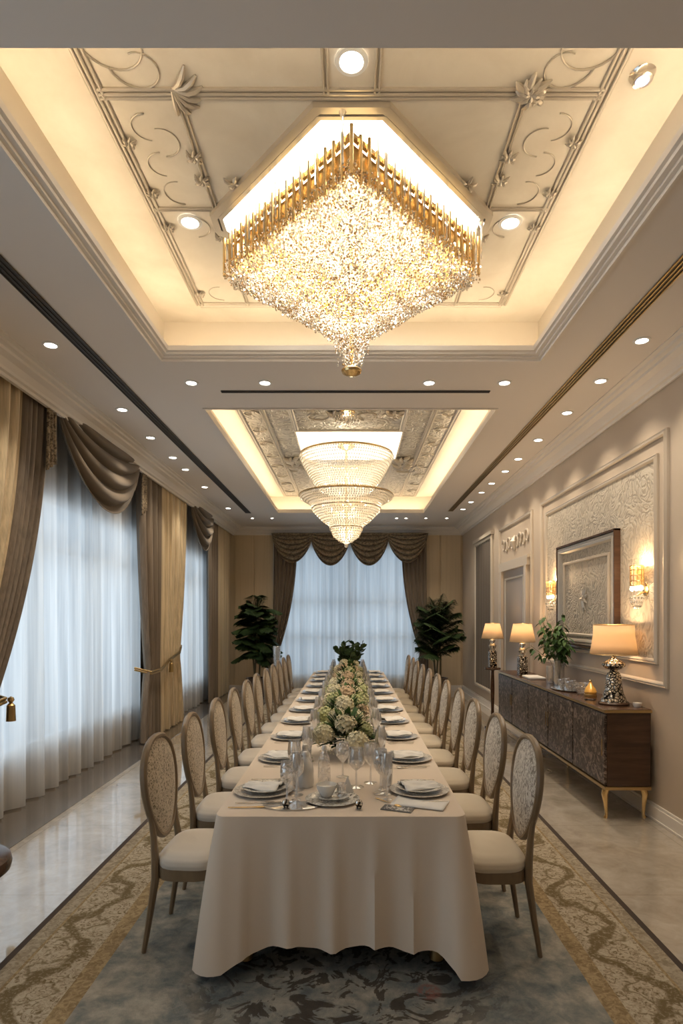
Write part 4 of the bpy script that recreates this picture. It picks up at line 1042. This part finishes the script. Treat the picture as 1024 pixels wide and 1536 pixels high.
g.build('stems', 'stem', t); f.build('foliage', 'leaf_dark', t, angle=80)
# baby's breath sprays: fine loose pale flowers either side of the heads
def spray(parent, seed, rad):
    rr = random.Random(seed); f = MB()
    for k in range(220):
        a = rr.uniform(0, 2*PI); e = abs(rr.gauss(0,.25)); r = rad*rr.uniform(.8,1.15)
        f.octa((r*math.cos(a)*math.cos(e)*.9, r*math.sin(a)*math.cos(e)*1.2, .02+r*math.sin(e)*.75+rr.uniform(0,.08)), rr.uniform(.003,.006))
    o = f.build('filler_flowers', 'petal_cream', parent, smooth=False); o['kind'] = 'stuff'
for i, t in enumerate([o for o in C.objects if o.name.startswith('flower_arrangement')]): spray(t, 90+i, .185)

# ================================================================== SIDEBOARD
SX0, SX1, SY0, SY1 = 2.08, 2.46, 4.93, 8.5; SZ = .91
sb = thing('sideboard', 'long dark inlaid sideboard on gold legs against the right wall', 'cabinet', ((SX0+SX1)/2, (SY0+SY1)/2, 0))
hx, hy = (SX1-SX0)/2, (SY1-SY0)/2
MB().box(-hx+.02, hx, -hy, hy, .27, .875).build('body', 'dark_wood', sb, smooth=False, bevel=.006)
MB().box(-hx-.005, hx, -hy-.015, hy+.015, .875, SZ).build('top', 'dark_wood', sb, smooth=False, bevel=.006)
MB().box(-hx-.004, hx, -hy-.012, hy+.012, .245, .272).build('base_rail', 'old_gold', sb, smooth=False, bevel=.004)
f = MB(); f.box(-hx-.01, -hx-.002, -hy-.02, hy+.02, .882, .904).box(-hx-.01, hx, -hy-.022, -hy-.014, .882, .904); f.build('top_edge', 'old_gold', sb, smooth=False)
nd_ = 5; dw = 2*hy/nd_
for k in range(nd_):
    y0 = -hy+k*dw; d = MB().box(-hx, -hx+.022, y0+.008, y0+dw-.008, .285, .865).build('door', 'inlay', sb, smooth=False, bevel=.004)
    MB().tube([(-hx-.012, y0+(dw-.03 if k % 2 else .03), .52), (-hx-.012, y0+(dw-.03 if k % 2 else .03), .66)], .004, 6).build('handle', 'old_gold', d)
for y in (-hy+.05, 0, hy-.05):
    for x in (-hx+.035, hx-.04):
        s = -1 if x < 0 else 1
        MB().tube([(x-.0+s*.0, y, .25), (x+s*.015, y, .20), (x+s*.006, y, .12), (x-s*.0, y, .03), (x+s*.008, y, .0)], [.03,.027,.017,.012,.016], 8).build('leg', 'gold', sb)
# table lamps
def table_lamp(x, y, z, lab, style, r_top, r_bot, sh0, sh1, power):
    t = thing('table_lamp', lab, 'lamp', (x, y, z)); h0, h1 = sh0-z, sh1-z
    if style == 'mosaic':
        MB().lathe([(0,0),(.125,0),(.13,.012),(.12,.025),(0,.025)], (0,0,0), 28).build('plinth', 'dark_wood', t)
        MB().lathe([(.11,.025),(.10,.05),(.08,.10),(.068,.17),(.062,.24),(.05,.27),(.03,.29),(.03,.30)], (0,0,0), 24).build('base', 'mosaic_metal', t)
        MB().lathe([(.03,.295),(.07,.31),(.098,.335),(.095,.355),(.06,.38),(.028,.395),(.02,.41),(.012,.44)], (0,0,0), 24).build('collar', 'mosaic_metal', t)
    else:
        MB().box(-.055,.055,-.055,.055,0,.24).build('base', 'mosaic_metal', t, smooth=False, bevel=.006)
        MB().lathe([(.05,.24),(.055,.25),(.03,.27),(.05,.30),(.058,.325),(.045,.35),(.02,.37),(.04,.39),(.042,.41),(.012,.43)], (0,0,0), 20).build('collar', 'chrome', t)
    MB().lathe([(.008,.38),(.008,h1-.04)], (0,0,0), 8).build('stem', 'gold', t)
    f = MB()
    if style == 'mosaic':
        f.lathe([(r_bot, h0), (r_bot*.93, h0+(h1-h0)*.3), (r_bot*.86, h0+(h1-h0)*.65), (r_top, h1)], (0,0,0), 40, cap=False)
    else: f.lathe([(r_bot, h0), (r_top, h1)], (0,0,0), 40, cap=False)
    f.build('lamp_shade', 'lamp_shade', t, solid=.002)
    f = MB(); 
    for r, z_ in ((r_bot, h0), (r_top, h1)): f.tube([(r*math.cos(a*PI/16), r*math.sin(a*PI/16), z_) for a in range(32)], .003, 5, True)
    for k in range(3): f.tube([(0,0,h1-.03), (r_top*math.cos(k*2.1), r_top*math.sin(k*2.1), h1-.002)], .002, 4)
    f.build('shade_ring', 'old_gold', t)
    MB().lathe([(0,-.03),(.02,-.02),(.028,.01),(.02,.035),(0,.045)], (0,0,(h0+h1)/2-.0), 14).build('bulb', 'bulb', t)
    l = bpy.data.lights.new('glow', 'POINT'); l.energy = power; l.color = (1,.66,.36); l.shadow_soft_size = .05
    lo = bpy.data.objects.new('glow', l); C.objects.link(lo); lo.parent = t; lo.location = (0, 0, (h0+h1)/2+.06)
table_lamp(2.28, 5.22, SZ, 'large lamp with cream shade and mosaic metal base, nearest on the sideboard', 'mosaic', .165, .195, 1.345, 1.60, 7.5)
table_lamp(2.215, 7.78, SZ, 'smaller cream lamp at the far end of the sideboard', 'box', .115, .165, 1.345, 1.58, 5.5)
table_lamp(2.11, 8.98, SZ, 'farthest cream lamp on a slim pedestal beyond the sideboard', 'box', .105, .165, 1.345, 1.57, 5.5)
pd = thing('pedestal', 'slim dark pedestal carrying the farthest lamp', 'side table', (2.11, 8.98, 0))
MB().lathe([(0,0),(.12,0),(.12,.02),(.03,.05),(.022,.3),(.03,.6),(.022,.86),(.05,.88)], (0,0,0), 20).build('column', 'dark_wood', pd)
MB().lathe([(0,.88),(.115,.88),(.12,.895),(.115,.91),(0,.91)], (0,0,0), 28).build('top', 'dark_wood', pd)
# vases and small things on the sideboard
v_ = thing('leafy_vase', 'clear glass cylinder vase holding a large spray of green leaves', 'vase', (2.29, 6.62, SZ))
MB().lathe([(0,0),(.055,0),(.058,.28),(.054,.28),(.05,.012),(0,.012)], (0,0,0), 24, cap=False).build('vase', 'glass', v_)
f, g = MB(), MB()
for k in range(22):
    a = k*2.4; tilt = (.10+.20*((k*7 % 22)/22)); hh = .42+.40*((k*5 % 22)/22)*(1.15-tilt*1.2); top = Vector((math.cos(a)*tilt*(.25 if math.cos(a) > 0 else 1.1), math.sin(a)*tilt*1.15, hh))
    mid = Vector((top.x*.3, top.y*.3, hh*.62)); g.tube([(0,0,.02), mid, top], .0025, 5)
    for j in range(9):
        q = (j+2)/10; p = mid.lerp(top, q)-Vector((0,0,.02)); b = j*2.4+k
        f.leaf(p, (math.cos(b)*.5-.15+top.x, math.sin(b)*.8+top.y, -.15), (0,0,1), .085, .042, .5)
g.build('stems', 'stem', v_); f.build('foliage', 'leaf_green', v_, angle=80)
solo(MB().lathe([(0,0),(.045,0),(.05,.20),(.046,.20),(.04,.01),(0,.01)], (0,0,0), 20, cap=False), 'glass_vase', 'glass', 'empty clear cylinder vase beside the leafy vase', 'vase', (2.27, 6.84, SZ))
tr = MB().lathe([(0,0),(.15,0),(.165,.012),(.16,.014),(0,.006)], (0,0,0), 36, sx=.85, sy=1.5)
solo(tr, 'serving_tray', 'chrome', 'oval silver tray under small crystal glasses', 'tray', (2.235, 6.25, SZ))
k = 0
for (x, y, nm) in ((2.20, 6.08, 'nearest'), (2.28, 6.18, 'second'), (2.20, 6.3, 'third'), (2.29, 6.38, 'farthest')):
    solo(tumbler_mb(.10, .035), 'crystal_tumbler', 'cut_glass', 'crystal tumbler on the oval silver tray, %s of four' % nm, 'glass', (x, y, SZ+.007), 'tumblers on the tray')
solo(MB().lathe([(0,0),(.04,0),(.045,.01),(.075,.07),(.08,.11),(.076,.11),(.07,.07),(0,.012)], (0,0,0), 28, cap=False), 'glass_bowl', 'cut_glass', 'round cut glass bowl between tray and amber bottle', 'bowl', (2.26, 5.89, SZ))
am = thing('amber_bottle', 'small yellow teardrop bottle between glass bowl and near lamp', 'bottle', (2.26, 5.68, SZ))
MB().lathe([(0,0),(.055,0),(.06,.012),(.058,.03),(.0,.03)], (0,0,0), 24).build('foot', 'old_gold', am)
MB().lathe([(0,.03),(.05,.03),(.058,.05),(.045,.085),(.022,.115),(.012,.14),(.0,.145)], (0,0,0), 24).build('body', 'amber_glass', am)
MB().lathe([(0,.14),(.012,.145),(.014,.155),(0,.168)], (0,0,0), 14).build('stopper', 'gold', am)
solo(MB().box(-.10,.10,-.16,.16,0,.03), 'folded_towel', 'napkin_linen', 'white folded towel near the far sideboard lamp', 'towel', (2.24, 7.38, SZ), bevel=.01)
solo(MB().lathe([(0,0),(.03,0),(.038,.02),(.036,.035),(.0,.038)], (0,0,0), 16), 'trinket_box', 'porcelain', 'small round white box right of the near lamp base', 'box', (2.41, 5.06, SZ))
solo(MB().tube([(-.05,0,.006),(-.02,.02,.006),(.02,-.01,.006),(.05,.01,.006)], .006, 6), 'key_ring', 'black', 'small dark trinket lying before the near lamp', 'trinket', (2.17, 5.45, SZ))

# ================================================================== PLANTS
def palm(x, y, lab, seed, nf, hgt, spread, leafL, leafW, mt, pot_h, stems=3, fr_len=.9, droop=.5, zlo=.8, zhi=1.55, e0=.35, e1=1.3):
    t = thing('potted_palm', lab, 'plant', (x, y, 0)); rr = random.Random(seed)
    MB().lathe([(0,0),(.15,0),(.17,.02),(.21,pot_h*.9),(.22,pot_h),(.19,pot_h),(.18,pot_h*.93),(0,pot_h*.93)], (0,0,0), 28).build('pot', 'ceramic_pot', t)
    MB().lathe([(0,pot_h*.95),(.185,pot_h*.95)], (0,0,0), 20).build('soil', 'soil', t)
    for k in range(stems):
        a = k*2.1; MB().tube([(.06*math.cos(a),.06*math.sin(a),pot_h*.9), (.08*math.cos(a+.5),.08*math.sin(a+.5),hgt*.35), (.05*math.cos(a+1),.05*math.sin(a+1),hgt*.62)], [.022,.018,.012], 8).build('trunk', 'stem', t)
    for k in range(nf):
        a = k*2.39996; lev = (k+.5)/nf; lv2 = rr.random(); z0 = zlo+(zhi-zlo)*lv2; el = e0+(e1-e0)*(.35*lv2+.65*rr.random())
        L = fr_len*rr.uniform(.75,1.1); d = Vector((math.cos(a)*math.cos(el), math.sin(a)*math.cos(el), math.sin(el)))
        pts = []; f = MB()
        for i in range(11):
            q = i/10; p = Vector((0,0,z0))+d*L*q; p.x *= spread; p.y *= spread; p.z -= droop*L*q*q*math.cos(el*.6); pts.append(p)
        f.tube(pts, [.008*(1-.8*i/10) for i in range(11)], 5)
        for i in range(2, 23):
            q = i/22; j = min(9, int(q*10)); p = pts[j].lerp(pts[j+1], q*10-j); tdir = (pts[j+1]-pts[j]).normalized()
            sd = tdir.cross(Vector((0,0,1))); sd = sd.normalized() if sd.length > .01 else Vector((1,0,0))
            for s in (-1, 1):
                dd2 = (sd*s*.85+tdir*.6+Vector((0,0,-.25))).normalized(); ll = leafL*math.sin(PI*(.12+.83*q))*rr.uniform(.85,1.1)
                f.leaf(p, dd2, (0,0,1), ll, leafW, .25)
        f.build('frond', mt, t, angle=80)
    return t
palm(-1.95, 12.3, 'dark green broad leafed potted plant in the far left corner', 5, 84, 2.25, .86, .25, .065, 'leaf_dark', .42, 3, .66, .55, .85, 1.75, .1, 1.35)
palm(1.76, 12.3, 'tall dark feathery potted palm in the far right corner', 9, 84, 2.45, .86, .32, .034, 'leaf_dark', .42, 4, .8, .40, .8, 1.6, .45, 1.45)
cvz = thing('crystal_vase', 'tall slender crystal vase beside the left potted plant', 'vase', (-1.45, 11.65, 0))
MB().lathe([(0,0),(.10,0),(.10,.03),(.04,.08),(.045,.5),(.07,.9),(.08,1.1),(.07,1.1),(.06,.9),(0,.5)], (0,0,0), 20, cap=False).build('vessel', 'cut_glass', cvz)
# small dark side table at the left edge
stt = thing('side_table', 'dark round side table just cut off at the left edge', 'side table', (-1.775, 2.60, 0))
MB().lathe([(0,.53),(.24,.53),(.262,.545),(.268,.57),(.262,.595),(.24,.61),(0,.61)], (0,0,0), 48).build('top', 'dark_wood', stt)
MB().lathe([(0,0),(.14,0),(.14,.02),(.04,.06),(.03,.3),(.05,.53)], (0,0,0), 24).build('column', 'dark_wood', stt)
